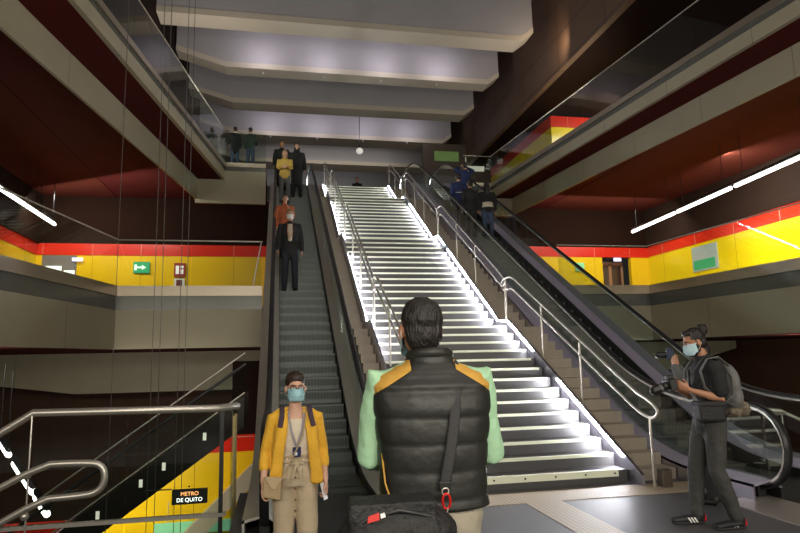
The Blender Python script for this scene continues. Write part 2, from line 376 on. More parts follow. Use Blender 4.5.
sbox('trim_red_left_side', REDY, 'red band along the left side wall', 'wall', -8.4, -8.18, 4, YB, 5.29, 5.70)
sbox('wall_dark_left', WOOD, 'dark brown panelling above the left red band', 'wall', -12, -.3, YB+.02, YB+.25, 5.70, ZUS)
sbox('wall_dark_right', WOOD, 'dark brown panelling above the right red band', 'wall', 6.8, 20, YB+.02, YB+.25, 5.83, ZUS)
sbox('wall_dark_right_side', mat('ribbed_brown', (.022, .012, .008), .7, 0, .3, 3, .4, 30, spec=.15, stretch=(1, .1, 6)), 'ribbed brown panelling above the long red band', 'wall', 15.2, 15.5, 4, YB, 5.88, ZUS)
sbox('wall_dark_left_side', MATS['ribbed_brown'], 'ribbed brown panelling above the left side red band', 'wall', -8.4, -8.1, 4, YB, 5.70, ZUS)
sbox('wall_lower_back', joints_mat('brown_void_wall', (.09, .040, .022), (.03, .015, .009), 1.2, .6, 'XZ', .7, .012, .2), 'dark brown panelled wall of the void below the mezzanines', 'wall', -12, 20, 22.2, 22.4, -5.5, ZSOF)
mat('dark_brown_side', (.016, .007, .005), .8, 0, .2, 2, spec=.1)
sbox('wall_lower_right', mat('brown_void_side', (.09, .040, .022), .7, 0, .2, 2), 'dark brown side wall of the void at the right', 'wall', 14.9, 15.1, -3, 22.2, -5.5, ZSOF)
sbox('wall_lower_left', MATS['dark_brown_side'], 'dark brown side wall of the void at the left', 'wall', -9.6, -9.4, -3, 22.2, -5.5, ZSOF)
sbox('wall_center_lower', MATS['dark_brown_side'], 'dark wall closing the void below the stairs', 'wall', -.45, 6.8, 23.1, 23.3, -5.5, ZU-.6)
# upper hall: ceiling, beams, far wall, wooden side wall
ROOFM = mat('dark_roof', (.07, .035, .04), .7, 0, .15, 1)
sbox('ceiling', ROOFM, 'dark ceiling of the upper hall between the beams', 'ceiling', -12, 20, -6, 44, 14.3, 14.5)
FAR = mat('lavender_grey_wall', (.36, .34, .33), .7, 0, .06, 1)
sbox('wall_far', FAR, 'pale grey end wall of the upper hall', 'wall', -12, 20, 41, 41.3, ZU, 14.3)
sbox('wall_left_upper', MATS['dark_brown_side'], 'dark wall of the upper hall on the left', 'wall', -3.9, -3.66, 8, 41, 11.0, 14.3)
sbox('ceiling_upper_left', MATS['dark_brown_side'], 'dark ceiling over the left upper walkway', 'ceiling', -12, -3.9, 2, 41, 11.0, 11.1)
sbox('wall_upper_left_side', MATS['dark_brown_side'], 'dark outer wall of the left upper walkway', 'wall', -9.6, -9.4, 2, 41, ZU-.25, 11.0)
for i, (y0, y1) in enumerate([(18.25, 19.0), (21.6, 22.25), (24.75, 25.55), (28.4, 29.5), (32.4, 33.7)]):
    q = MB(); q.prism([(-3.6, y0, 14.3), (-3.6, y0, 12.5), (-1.9, y0, 12.0), (8.0, y0, 12.0), (8.45, y0, 12.35), (8.45, y0, 14.3)] if i else
                      [(-3.65, y0, 14.3), (-3.65, y0, 12.0), (8.0, y0, 12.0), (8.45, y0, 12.35), (8.45, y0, 14.3)], (0, y1-y0, 0))
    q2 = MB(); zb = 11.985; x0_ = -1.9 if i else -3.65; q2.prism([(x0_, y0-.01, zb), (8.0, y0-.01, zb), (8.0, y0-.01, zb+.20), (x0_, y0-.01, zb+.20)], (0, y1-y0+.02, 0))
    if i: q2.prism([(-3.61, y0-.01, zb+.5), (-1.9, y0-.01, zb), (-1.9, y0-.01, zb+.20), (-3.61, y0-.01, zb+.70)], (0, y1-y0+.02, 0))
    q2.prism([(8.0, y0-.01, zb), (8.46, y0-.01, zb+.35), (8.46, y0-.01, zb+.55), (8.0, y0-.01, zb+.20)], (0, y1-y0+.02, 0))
    struct(q2.build('trim_beam_lit_soffit_%d' % (i+1), mat('beige_lit_soffit', (.48, .42, .34), .6, 0, .06, 2)), 'beige lower edge of a roof beam, toned lighter as if lit from below', 'beam')  # separate paler slab; light from below is put into its colour
    struct(q.build('trim_roof_beam_%d' % (i+1), BEAM), ['nearest', 'second', 'third', 'fourth', 'farthest'][i]+' pale roof beam crossing the hall above the stairs', 'beam')
sbox('wall_right_upper', WOODY, 'reddish brown wooden side wall under the roof at the right', 'wall', 9.2, 9.4, 8, 41, 10.9, 14.3)
sbox('ceiling_upper_right', MATS['dark_brown_side'], 'dark ceiling over the right upper walkway', 'ceiling', 9.4, 16, 2, 41, 10.9, 11.0)
sbox('wall_upper_right_side', MATS['dark_brown_side'], 'dark outer wall of the right upper walkway', 'wall', 15.8, 16, 2, 41, ZU-.25, 10.9)
sbox('wall_upper_block', YELY, 'yellow wall block on the right upper walkway', 'wall', 10.5, 15.8, 21.5, 40, ZU-.25, 10.35)
b = MB(); b.box(10.48, 15.8, 21.48, 40, 10.35, 10.8); struct(b.build('trim_red_upper_block', RED), 'red band topping the yellow block on the right upper walkway', 'wall')
sbox('wall_upper_column', mat('brown_column', (.09, .07, .05), .5, 0, .15, 2), 'dark brown wall panel behind the right escalator top', 'wall', 7.0, 11.5, 28.5, 28.8, ZU, 12)

# ------------------------------------------------------------------ lit granite staircase
SX0, SX1 = 1.62, 4.14
flights = [(7.0, 0.0, 14, 2.06), (11.45, 2.06, 15, 4.60), (16.25, 4.60, 13, 6.81), (20.95, 6.81, 7, 8.0)]
nos = []                                  # (Y, z, tread end)
for fi, (y0, z0, n, z1) in enumerate(flights):
    run = .289 if fi != 0 else .287
    for k in range(n):
        ye = y0+run*(k+1) if k < n-1 else (flights[fi+1][0] if fi < 3 else y0+run*(k+1)+.6)
        nos.append((y0+run*k, z0+(z1-z0)*(k+1)/n, ye, (z1-z0)/n))
stairs = empty('staircase', (0, 7, 0), 0, 'wide dark granite staircase with glowing white step edges between the two escalators', 'staircase')
for i, (y, z, ye, h) in enumerate(nos):
    q = MB(); q.box(SX0, SX1, y-7, ye+.02-7, z-h-.12, z); st = q.build('step', GRANITE, stairs, bevel=.004)
    q = MB()
    if i == 0: q.box(SX0+.1, SX1-.12, y-.006-7, y+.05-7, z-.075, z+.003)
    else: q.box(SX0+.03, SX1-.06, y-.006-7, y+.034-7, z-.034, z+.003)
    q.build('light_strip', LUMI, st)
    if i == 0:
        q = MB()
        for k in range(6):
            q = MB(); q.tube([(SX0+.45+k*.38, -.014, z-.035), (SX0+.45+k*.38, -.004, z-.035)], .011, 8); q.build('bolt', DARKM, st)
def nl(y):                                # nosing-line height at y
    for fi, (y0, z0, n, z1) in enumerate(flights):
        run = .289 if fi else .287
        ytop = y0+run*(n-1); h = (z1-z0)/n
        if y <= ytop: return z0+h+(max(y, y0)-y0)*(z1-z0-h)/(ytop-y0) if y > y0-.6 or fi == 0 else z0
        if fi < 3 and y < flights[fi+1][0]-.001:
            yn = flights[fi+1][0]
            return z1 if y < yn-.28 else z1+(y-(yn-.28))/.28*((flights[fi+1][3]-z1)/flights[fi+1][2])
    return 8.0
knots = []
for fi, (y0, z0, n, z1) in enumerate(flights):
    run = .289 if fi else .287; h = (z1-z0)/n
    knots += [(y0, z0+h), (y0+run*(n-1), z1)]
    if fi < 3: knots.append((flights[fi+1][0]-.2, z1))
# strings (metal side plates) and the LED lines along them
for sx, nm in ((SX1+.01, 'right'), (SX0-.05, 'left')):
    q = MB(); k2 = [(6.7, -.02)]+knots[:-1]+[(22.9, 8.0)]
    poly = [(sx, y-7, z+.16) for y, z in knots]+[(sx, y-7, z-.35) for y, z in knots[::-1]]
    poly = [(sx, -.28, 0), (sx, -.28, .10)]+poly[:len(knots)]+[(sx, knots[-1][0]-7, 7.6)]+[(sx, 1.0, -.0)]
    # build quad by quad so the plate stays planar strips
    ks = [(6.72, .0)]+knots
    for (ya, za), (yb, zb) in zip(ks, ks[1:]):
        q.prism([(sx, ya-7, za-.30 if za > .3 else 0), (sx, yb-7, max(0, zb-.30)), (sx, yb-7, zb+.13), (sx, ya-7, za+.13)], (.04, 0, 0))
    q.build('side_plate', STEELB, stairs)
def led(side, y0, y1):
    LEDBM = emis('stair_led_%d' % (y0//4), (.93, .94, 1.0), {1: 380, 2: 240, 3: 170, 4: 110}.get(int(y0//4), 90))
    q = MB(); x = SX1-.002 if side > 0 else SX0-.010
    ys = sorted([y0, y1]+[k[0] for k in knots if y0 < k[0] < y1])
    for a, c in zip(ys, ys[1:]):
        q.prism([(x, a-7, nl(a)+.075), (x, c-7, nl(c)+.075), (x, c-7, nl(c)+.091), (x, a-7, nl(a)+.091)], (.012, 0, 0))
    q.build('led_line', LEDBM, stairs)
for s_, segs in ((1, [(7.1, 8.8), (9.65, 14.6), (14.9, 18.9), (19.9, 22.6)]), (-1, [(7.1, 8.8), (9.65, 14.3), (15.3, 18.9), (19.9, 22.6)])):
    for a, c in segs: led(s_, a, c)

# steel handrails on both sides of the stairs: two tubes on posts, ending in a loop
def smooth_path(P, n=3):
    P = [Vector(p) for p in P]
    for _ in range(n):
        Q = [P[0]]
        for a, c in zip(P, P[1:]): Q += [a.lerp(c, .25), a.lerp(c, .75)]
        P = Q+[P[-1]]
    return P
def stair_railing(x, lab, end, hi=.92, lo=.70):
    root = empty('stair_railing', (x, 7, 0), 0, lab, 'railing', None)
    for fi, (y0, z0, n, z1) in enumerate(flights):
        run = .289 if fi else .287; h = (z1-z0)/n; ya, yb = y0, y0+run*(n-1)
        e0 = -.42 if fi == 0 else -.28
        dn = .30
        A = [(0, ya-.1-7, z0+h+hi), (0, yb-7, z1+hi), (0, yb+.42-7, z1+hi)]
        B_ = [(0, yb+.42-7, z1+lo), (0, yb-7, z1+lo), (0, ya-.1-7, z0+h+lo)]
        loop0 = [(0, ya+e0-7, z0+h*.4+hi-.02), (0, ya+e0-.14-7, z0+h*.4+(hi+lo)/2-.01), (0, ya+e0-7, z0+h*.4+lo)]
        loop1 = [(0, yb+.56-7, z1+(hi+lo)/2)]
        P = A+loop1+B_+loop0[::-1]
        Q = []
        # closed loop, rounded corners
        Pc = [Vector(p) for p in P]
        for _ in range(3):
            R_ = []
            for i in range(len(Pc)):
                a, c = Pc[i], Pc[(i+1) % len(Pc)]; L_ = (c-a).length; t = min(.25, .09/L_ if L_ else .25)
                R_ += [a.lerp(c, t), a.lerp(c, 1-t)]
            Pc = R_
        q = MB(); prof = [(.019*math.cos(2*PI*k/10), .019*math.sin(2*PI*k/10)) for k in range(10)]
        q.sweep(Pc, prof, (1, 0, 0), closed=True); q.build('handrail', STEEL, root, True)
        m = max(2, round((yb-ya)/1.25))
        for k in range(m+1):
            y = ya+(yb-ya)*k/m - (.36 if k == 0 else 0) + (.3 if k == m else 0)
            zb = (z0 if k == 0 else (z1 if k == m else nl(y)))
            zt = zb + (hi-.02 if k else lo-.0)
            if k == 0: zb = z0; zt = z0+h*.4+lo
            if k == m: zt = z1+hi
            q = MB(); q.tube([(0, y-7, zb-.02 if k or fi else .0), (0, y-7, zt)], .017, 8)
            q.build('post', STEEL, root, True)
    return root
stair_railing(SX1+.12, 'steel double-tube handrail along the right edge of the lit stairs', 1)
stair_railing(SX0+.10, 'steel double-tube handrail along the left edge of the lit stairs', 1)
# the granite steps run on beyond the side plates as far as the escalator sides
for i, (y, z, ye, h) in enumerate(nos):
    q = MB(); q.box(SX1+.06, 4.79, y-7, ye+.02-7, max(0, z-h-.12), z-.02); q.build('side_step', SIDEST, stairs)
    q = MB(); q.box(1.31, SX0-.06, y-7, ye+.02-7, max(0, z-h-.12), z-.02); q.build('side_step', SIDEST, stairs)

# ------------------------------------------------------------------ escalators
def step_mat():
    m = mat('grooved_step', (.15, .165, .165), .45, .5); nt = m.node_tree; N = nt.nodes; L = nt.links; b = N['Principled BSDF']
    tc = N.new('ShaderNodeTexCoord'); sp = N.new('ShaderNodeSeparateXYZ'); L.new(tc.outputs['Object'], sp.inputs[0])
    a = N.new('ShaderNodeMath'); a.operation = 'DIVIDE'; L.new(sp.outputs['X'], a.inputs[0]); a.inputs[1].default_value = .024
    f = N.new('ShaderNodeMath'); f.operation = 'FRACT'; L.new(a.outputs[0], f.inputs[0])
    c = N.new('ShaderNodeMath'); c.operation = 'GREATER_THAN'; L.new(f.outputs[0], c.inputs[0]); c.inputs[1].default_value = .45
    mx = N.new('ShaderNodeMixRGB'); L.new(c.outputs[0], mx.inputs[0]); mx.inputs[1].default_value = (.05, .056, .055, 1); mx.inputs[2].default_value = (.155, .17, .165, 1)
    L.new(mx.outputs[0], b.inputs['Base Color']); return m
STEPG = step_mat()
G = math.tan(math.radians(29.4))
SKIRT = mat('dark_skirt', (.035, .035, .037), .3, .6)
DECK = mat('satin_deck', (.50, .48, .44), .38, .4, .06, 20)
DECKL = mat('lilac_steel_deck', (.50, .47, .62), .34, .5, .06, 20)
HRP = [(-.040, -.012), (-.040, .012), (-.026, .022), (.026, .022), (.040, .012), (.040, -.012), (.030, -.018), (-.030, -.018)]
def esc_path(Yn, Yc, Ytop, Yn2, hh, z1=8.0, newel=True, r=.42):
    P = []
    zc = hh-r
    if newel:
        P += [(Yn+.35, zc-r)]
        P += [(Yn+r*math.cos(math.radians(a)), zc+r*math.sin(math.radians(a))) for a in range(270, 89, -15)]
    # knee as a Bezier
    def bez(p0, p1, p2, n=8): return [((1-t)**2*p0[0]+2*t*(1-t)*p1[0]+t*t*p2[0], (1-t)**2*p0[1]+2*t*(1-t)*p1[1]+t*t*p2[1]) for t in [i/n for i in range(n+1)]]
    P += bez((Yc-1.15, hh), (Yc, hh), (Yc+1.0, hh+1.0*G))
    P += [(Yc+1+(Ytop-Yc-2)*k/6, hh+G*(1+(Ytop-Yc-2)*k/6)) for k in range(1, 6)]
    P += bez((Ytop-1, z1+hh-G), (Ytop, z1+hh), (Ytop+1.15, z1+hh))
    if newel:
        P += [(Yn2+r*math.cos(math.radians(a)), z1+zc+r*math.sin(math.radians(a))) for a in range(90, -91, -15)]
        P += [(Yn2-.35, z1+zc-r)]
    return P
def deck_path(Yn, Yc, Ytop, Yn2, dz, z1=8.0):
    return esc_path(Yn, Yc, Ytop, Yn2, dz, z1, False)
def escalator(X0, Y0, lab, deckm, outer_l, outer_r):
    """steps X0..X0+1; nosing line through z=0 at Y0"""
    Yt = Y0+8.0/G; Yn, Yn2 = 5.90, Yt+2.2; X1 = X0+1.0; hh = .95
    root = empty('escalator', (X0+.5, Yn, 0), 0, lab, 'escalator', 'escalators')
    ox, oy = X0+.5, Yn
    # steps
    k = 0; first = None
    n = int(8.0/.2)+4
    for k in range(-3, n):
        yy = Y0+k*.355; z = max(.004, min(8.0, .2*k+.03 if k > 1 else (.03, .12, .26)[max(0, k+1)] if k >= -1 else .004))
        if yy > Yt+.9: break
        zp = z
        q = MB(); h = .30 if z > .3 else max(.0, z)
        poly = [(0, .0, -.0), (0, .40, 0), (0, .40, -.04), (0, .05, -.04), (0, .062, -.13), (0, .045, -.24), (0, .0+.01, -.26), (0, .012, -.14), (0, .0, -.03)]
        poly = [(-.495, y_, z_ if z > .3 else max(z_, -z)) for _, y_, z_ in poly]
        if z <= .3: poly = [(-.495, 0, 0), (-.495, .40, 0), (-.495, .40, -min(z, .04)), (-.495, .02, -min(z, .3)), (-.495, .01, -min(z, .3))]
        q.prism(poly, (.99, 0, 0)); o = q.build('step', STEPG, root); o.location = (0, yy-oy, z)
    # comb plates
    for (a, c, z) in ((Yn-.5, Y0-1.05, .012), (Yt+.7, Yt+2.2, 8.012)):
        q = MB(); q.box(-.52, .52, a-oy, c-oy, z-.012, z); q.build('comb_plate', STEEL if z > 1 else DARKM, root)
    hp = esc_path(Yn, Y0-.1, Yt, Yn2, hh)
    dpth = deck_path(Yn-.1, Y0-.1, Yt, Yn2, .17)
    dpth = [(Yn-.15, .17)]+dpth+[(Yn2+.15, 8.17)]
    for sgn, xg in ((-1, X0-.13), (1, X1+.13)):
        x = xg-ox
        # glass panels between deck and rail: filled newel ends + strips
        q = MB(); t = .010
        zc = hh-.42; r = .40
        def plate(poly): q.prism([(x-t/2, y-oy, z) for y, z in poly], (t, 0, 0))
        plate([(Yn+.02, .16)]+[(Yn+r*math.cos(math.radians(a)), max(.14, zc+r*math.sin(math.radians(a)))) for a in range(255, 89, -15)]+[(Yn+.02, zc+r)])
        plate([(Yn2-.02, 8.16)]+[(Yn2+r*math.cos(math.radians(a)), max(8.14, 8+zc+r*math.sin(math.radians(a)))) for a in range(-75, 91, 15)]+[(Yn2-.02, 8+zc+r)])
        up = [(Yn+.02, hh-.02)]+[(y, z-.02) for y, z in esc_path(Yn, Y0-.1, Yt, Yn2, hh, 8.0, False)]+[(Yn2-.02, 8+hh-.02)]
        for (ya, za), (yb, zb) in zip(up, up[1:]):
            if yb-ya > 3: pass
            la = za-hh+.19; lb = zb-hh+.19
            plate([(ya+.003, la), (yb-.003, lb), (yb-.003, zb), (ya+.003, za)])
        q.build('glass_panel', GLASSC, root)
        q = MB(); q.sweep([(x, y-oy, z) for y, z in hp], HRP, (1, 0, 0)); q.build('handrail', RUBBER, root, 50)
        q = MB(); q.sweep([(x, y-oy, z) for y, z in [(a, c) for a, c in esc_path(Yn, Y0-.1, Yt, Yn2, hh-.028, 8.0, True, .42-.028)]], [(-.022, -.02), (-.022, .012), (.022, .012), (.022, -.02)], (1, 0, 0)); q.build('rail_profile', STEEL, root)
        # inner deck + skirt
        xi = (X0 if sgn < 0 else X1)-ox
        q = MB(); dp3 = [(0, y-oy, z) for y, z in dpth]
        if sgn < 0: prof = [(x, .035), (xi-.005, -.045), (xi-.005, -.06), (x, .02)]
        else: prof = [(xi+.005, -.045), (x, .035), (x, .02), (xi+.005, -.06)]
        q.sweep(dp3, prof, (1, 0, 0)); q.build('inner_deck', deckm, root)
        q = MB(); q.sweep(dp3, [(xi+sgn*.015, -.055), (xi+sgn*.03, -.055), (xi+sgn*.03, -.36), (xi+sgn*.015, -.36)] if sgn > 0 else [(xi-.03, -.055), (xi-.015, -.055), (xi-.015, -.36), (xi-.03, -.36)], (1, 0, 0)); q.build('skirt_panel', SKIRT, root)
        # outer deck and truss cladding
        wd = outer_l if sgn < 0 else outer_r
        q = MB(); a_, b_ = (x-wd, x) if sgn < 0 else (x, x+wd)
        q.sweep(dp3, [(a_, .0), (b_, .035), (b_, .015), (a_, -.03)], (1, 0, 0)); q.build('outer_deck', STEEL if (deckm is DECK and sgn < 0) else deckm, root)
        q = MB(); a_, b_ = (x-wd, x-wd+.02) if sgn < 0 else (x+wd-.02, x+wd)
        for (ya, za), (yb, zb) in zip(dpth, dpth[1:]):
            if yb-ya < .01: continue
            q.prism([(a_, ya-oy, za if za < .5 and yb < Y0+.6 else max(0, za-.9)) if False else (a_, ya-oy, max(0, za-.95)), (a_, yb-oy, max(0, zb-.95)), (a_, yb-oy, zb), (a_, ya-oy, za)], (.02, 0, 0))
        q.build('side_cladding', STEELB if deckm is DECKL else DECK, root)
        # added glowing strip standing in for the reflection on the top newel's glass edge
        q = MB(); q.sweep([(x, y-oy, z) for y, z in [(Yn2+.36*math.cos(math.radians(a)), 8+zc+.36*math.sin(math.radians(a))) for a in range(-60, 80, 10)]], [(-.014, -.012), (-.014, .012), (.014, .012), (.014, -.012)], (1, 0, 0))
        q.build('newel_glint', GLINTW, root)
    # underside
    q = MB()
    for (ya, za), (yb, zb) in zip(dpth, dpth[1:]):
        if yb-ya < .01 or zb < 1: continue
        q.prism([(-.6, ya-oy, max(0.0, za-1.0)), (-.6, yb-oy, zb-1.0), (-.6, yb-oy, zb-.95), (-.6, ya-oy, max(.0, za-.95)+.0)], (1.2, 0, 0))
    q.build('underside', DARKM, root)
    # newel bases
    for sgn, xg in ((-1, X0-.13), (1, X1+.13)):
        q = MB(); q.box(xg-ox-.05, xg-ox+.05, -.02, 1.4, 0, .16); q.build('newel_base', BLACKP, root, bevel=.01)
    return root
escL = escalator(.03, 8.39, 'left escalator carrying people down beside the left mezzanine', DECK, .19, .14)
escR = escalator(5.15, 7.80, 'right escalator carrying people up on the right of the lit stairs', DECKL, .22, .22)
q = MB(); q.prism([(4.5, 2.5, 0), (9.7, 2.5, 0), (9.7, 7.7, 0), (6.62, 7.7, 0), (6.62, 6.75, 0), (5.0, 6.75, 0), (5.0, 5.9, 0), (4.5, 5.9, 0)], (0, 0, .008)); tag(q.build('floor_plate', PALEPLATE), 'pale metal landing plate on the floor in front of the right escalator', 'floor plate')
# small steel stub box at the foot of the right stair railing
q = MB(); q.box(-.06, .06, -.06, .06, 0, .20); o = q.build('bollard', mat('brown_steel', (.16, .13, .10), .35, .7), bevel=.006); o.location = (4.38, 6.62, 0)
tag(o, 'small square steel stub standing at the foot of the right stair railing', 'bollard')

# ------------------------------------------------------------------ left stairwell balustrade with steel handrails
root = empty('stairwell_balustrade', (-.55, 6.75, 0), 0, 'glass balustrade with thick brushed steel handrail around the stairwell at the left', 'balustrade')
ox, oy = -.55, 6.75
def TB(pts, r, nm='handrail', par=root, m=STEEL, seg=12): q = MB(); q.tube([(x-ox, y-oy, z) for x, y, z in pts], r, seg, (0, 1, 0)); return q.build(nm, m, par, True)
TB([(-4.2, 6.7, -.12), (-2.32, 6.7, 1.08), (-.60, 6.7, 1.06), (-.42, 6.95, 1.06)], .038)
lp = smooth_path([(-4.2, 6.62, -.62), (-2.28, 6.62, .60), (-1.85, 6.62, .60), (-1.66, 6.62, .58), (-1.62, 6.62, .44), (-1.68, 6.62, .31), (-1.9, 6.62, .29), (-2.25, 6.62, .28), (-4.2, 6.62, -.94)], 2)
TB(lp, .033, 'handrail')
for (xa, xb, za0, zb0) in ((-2.30, -1.46, 1.02, 1.02), (-1.44, -.56, 1.02, 1.02), (-4.1, -2.34, -.15, 1.0)):
    q = MB(); q.prism([(xa-ox, 6.694-oy, -.9 if xa > -3 else -2.0), (xb-ox, 6.694-oy, -.9), (xb-ox, 6.694-oy, zb0), (xa-ox, 6.694-oy, za0)], (0, .012, 0)); q.build('glass_panel', GLASS, root)
for x, zt in ((-2.32, 1.05),): TB([(x, 6.66, -.9), (x, 6.66, zt)], .009, 'post', seg=8)
for x, z in ((-2.33, .50), (-2.33, .13)):
    q = MB(); q.ell((x-ox, 6.655-oy, z), (.04, .04, .04)); q.build('ball_joint', STEEL, root, True)
q = MB(); q.box(-2.6-ox, -.5-ox, 6.67-oy, 6.73-oy, .0, .035); q.build('base_channel', STEEL, root)
q = MB(); q.box(-.57-ox, -.53-ox, 6.68-oy, 6.72-oy, -.9, 1.03); q.build('corner_post', DARKM, root)
q = MB(); q.box(-.47-ox, -.455-ox, 6.75-oy, 7.6-oy, -.3, 1.02); q.build('glass_panel', GLASS, root)
q = MB(); q.box(-.46-ox, -.44-ox, 7.05-oy, 7.12-oy, -.6, .95); q.box(-.46-ox, -.44-ox, 7.3-oy, 7.36-oy, -.6, .95); q.build('brass_strip', mat('brass_edge', (.45, .36, .18), .35, .8), root)

q = MB(); q.tube([(0, 0, 0), (-.17, 0, -.98)], .014, 8); o = q.build('steel_rod', STEEL, None, True); o.location = (-.37, 13.93, 4.16); tag(o, 'slanting bright steel rod at the end of the left mezzanine glass', 'rod')
# stair / escalator running down to the left behind the stairwell
root = empty('lower_escalator', (-1.5, 9.2, -.5), 0, 'dark escalator side with small square lamps seen through the stairwell glass', 'escalator')
a = Vector((-5.6, 9.0, -3.05)); c = Vector((-.45, 9.0, .62)); o0 = Vector((-1.5, 9.2, -.5))
DKS = mat('dark_truss_side', (.022, .018, .016), .3, .4)
q = MB(); q.prism([a-o0, c-o0, c-o0+Vector((0, 0, .42)), a-o0+Vector((0, 0, .42))], (0, 1.4, 0)); q.build('truss', DKS, root)
for dz, r, mm in ((.47, .012, STEEL), (.86, .02, DARKM), (1.02, .012, STEEL)):
    q = MB(); q.tube([a-o0+Vector((0, -.02, dz)), c-o0+Vector((0, -.02, dz))], r, 8); q.build('side_rail', mm, root, True)
q = MB(); q.prism([a-o0+Vector((0, 0, .47)), c-o0+Vector((0, 0, .47)), c-o0+Vector((0, 0, .84)), a-o0+Vector((0, 0, .84))], (0, .012, 0)); q.build('glass_panel', GLASS, root)
LAMPSQ = emis('square_lamp', (1, .93, .75), .5)
for t in (.42, .53, .645, .745, .80, .90):
    p = a.lerp(c, t)-o0+Vector((0, -.012, .27)); q = MB(); q.box(p.x-.022, p.x+.022, p.y-.01, p.y, p.z-.05, p.z+.05); q.build('lamp', LAMPSQ, root)
# lower level yellow wall
b = MB(); b.prism([(-6, 13.2, -5.5), (-.2, 13.2, -5.5), (-.2, 13.2, -.28), (-1.35, 13.2, -.28), (-1.7, 13.2, -.5), (-6, 13.2, -3.6)], (0, .2, 0)); struct(b.build('wall_lower_yellow', YEL), 'yellow wall of the lower level seen through the stairwell', 'wall')
b = MB(); b.box(-1.35, -.2, 13.18, 13.4, -.28, .05); struct(b.build('trim_red_lower', RED), 'red band above the lower yellow wall', 'wall')
b = MB(); b.box(-.9, -.2, 13.2, 13.4, .05, ZSOF-.3); struct(b.build('wall_lower_dark', MATS['dark_brown_side']), 'dark panel above the lower red band', 'wall')
b = MB(); b.box(-4.6, -2.75, 10.75, 10.85, -5.5, -1.02); struct(b.build('wall_lower_pier', YEL), 'yellow pier of the lower level below the dark escalator', 'wall')
b = MB(); b.box(-4.6, -2.75, 10.73, 10.85, -1.02, -.86); struct(b.build('trim_red_pier', RED), 'red band on the lower yellow pier', 'wall')
b = MB(); b.prism([(-3.0, 12.6, -2.9), (-.35, 12.6, -.35), (-.35, 12.6, -.75), (-3.0, 12.6, -3.3)], (0, .3, 0))
tag(b.build('stair_parapet', mat('beige_parapet', (.42, .36, .26), .5, 0, .08, 3)), 'beige sloping stair parapet in front of the lower yellow wall', 'parapet')

# ------------------------------------------------------------------ text helper
def text(body, size, m, parent, loc, rot=(PI/2, 0, 0), name='lettering', ext=.002, align='CENTER'):
    cu = bpy.data.curves.new(name, 'FONT'); cu.body = body; cu.size = size; cu.align_x = align; cu.align_y = 'CENTER'; cu.extrude = ext
    o = bpy.data.objects.new(name, cu); COL.objects.link(o)
    dg = bpy.context.evaluated_depsgraph_get(); me = bpy.data.meshes.new_from_object(o.evaluated_get(dg))
    bpy.data.objects.remove(o); me.materials.clear(); me.materials.append(m)
    o = bpy.data.objects.new(name, me); COL.objects.link(o); o.parent = parent; o.location = loc; o.rotation_euler = rot
    return o
def sign(nm, lab, loc, w_, h_, m, rz=0, cat='sign', th=.04):
    root = empty(nm, loc, rz, lab, cat); q = MB(); q.box(-w_/2, w_/2, -th/2, th/2, -h_/2, h_/2); q.build('panel', m, root, bevel=.004); return root
WHT = mat('white_print', (.85, .85, .82), .5, emit=(1, 1, 1), estr=.3)
ORG = emis('orange_letters', (1, .33, .06), 2.2); WLT = emis('white_letters', (1, 1, 1), 2.0)
s = sign('hanging_sign', 'black hanging sign with glowing orange and white letters below the stairwell', (-1.0, 7.9, -.03), .40, .17, BLACKP)
text('METRO', .062, ORG, s, (0, -.024, .032)); text('DE QUITO', .062, WLT, s, (0, -.024, -.036))
q = MB(); q.box(-.02, .0, -.01, .01, .1, .12); q.tube([(-.21, 0, .09), (-.5, 0, .09)], .008, 6); q.build('bracket', DARKM, s)
GRN = mat('green_sign', (.02, .30, .12), .4, emit=(.03, .5, .2), estr=.25); PGRN = mat('pale_green_sign', (.25, .60, .35), .4, emit=(.3, .8, .45), estr=.2)
s = sign('exit_sign', 'green illuminated exit arrow sign on the left mezzanine wall', (-4.75, YB-.06, 4.86), .55, .40, GRN)
q = MB(); q.add([(-.2, -.025, -.03), (.02, -.025, -.03), (.02, -.025, .03), (-.2, -.025, .03)], [(0, 1, 2, 3)]); q.add([(.02, -.025, -.09), (.16, -.025, 0), (.02, -.025, .09)], [(0, 1, 2)]); q.box(-.23, -.15, -.03, -.022, -.10, .10)
q.build('arrow', mat('green_white', (.7, .9, .7), .5, emit=(.7, 1, .75), estr=.8), s)
s = sign('hydrant_cabinet', 'red fire notice with white pictograms above the small white frame on the yellow wall', (-3.46, YB-.06, 4.78), .38, .50, mat('notice_red', (.35, .02, .015), .4))
q = MB(); q.box(-.13, -.02, -.026, -.02, -.15, .15); q.box(.03, .13, -.026, -.02, -.15, .02); q.box(.03, .13, -.026, -.02, .06, .15); q.build('pictogram', WHT, s)
s = sign('extinguisher_frame', 'white framed fire extinguisher notice below the red fire notice', (-3.46, YB-.06, 4.24), .36, .46, mat('notice_white', (.75, .72, .66), .4))
q = MB(); q.box(-.10, .10, -.026, -.018, -.18, .18); q.build('picture', mat('notice_dark', (.12, .02, .02), .5), s)
s = sign('wall_map', 'grey and green information panel on the long yellow wall', (15.27, 19.55, 4.87), 1.35, .92, mat('map_grey', (.42, .50, .48), .4, 0, .1, 8), PI/2)
q = MB(); q.box(-.55, .6, .021, .026, -.4, -.05); q.build('green_field', GRN, s)
s = sign('green_sign', 'small green direction sign on the yellow wall left of the exit doorway', (12.1, YB-.06, 5.0), .38, .34, PGRN)
s = sign('green_sign', 'dark green exit sign behind the right escalator glass', (10.2, YB-.06, 5.12), .5, .36, GRN)
q = MB(); q.add([(-.18, -.025, -.03), (.02, -.025, -.03), (.02, -.025, .03), (-.18, -.025, .03)], [(0, 1, 2, 3)]); q.add([(.02, -.025, -.08), (.14, -.025, 0), (.02, -.025, .08)], [(0, 1, 2)]); q.build('arrow', MATS['green_white'], s)
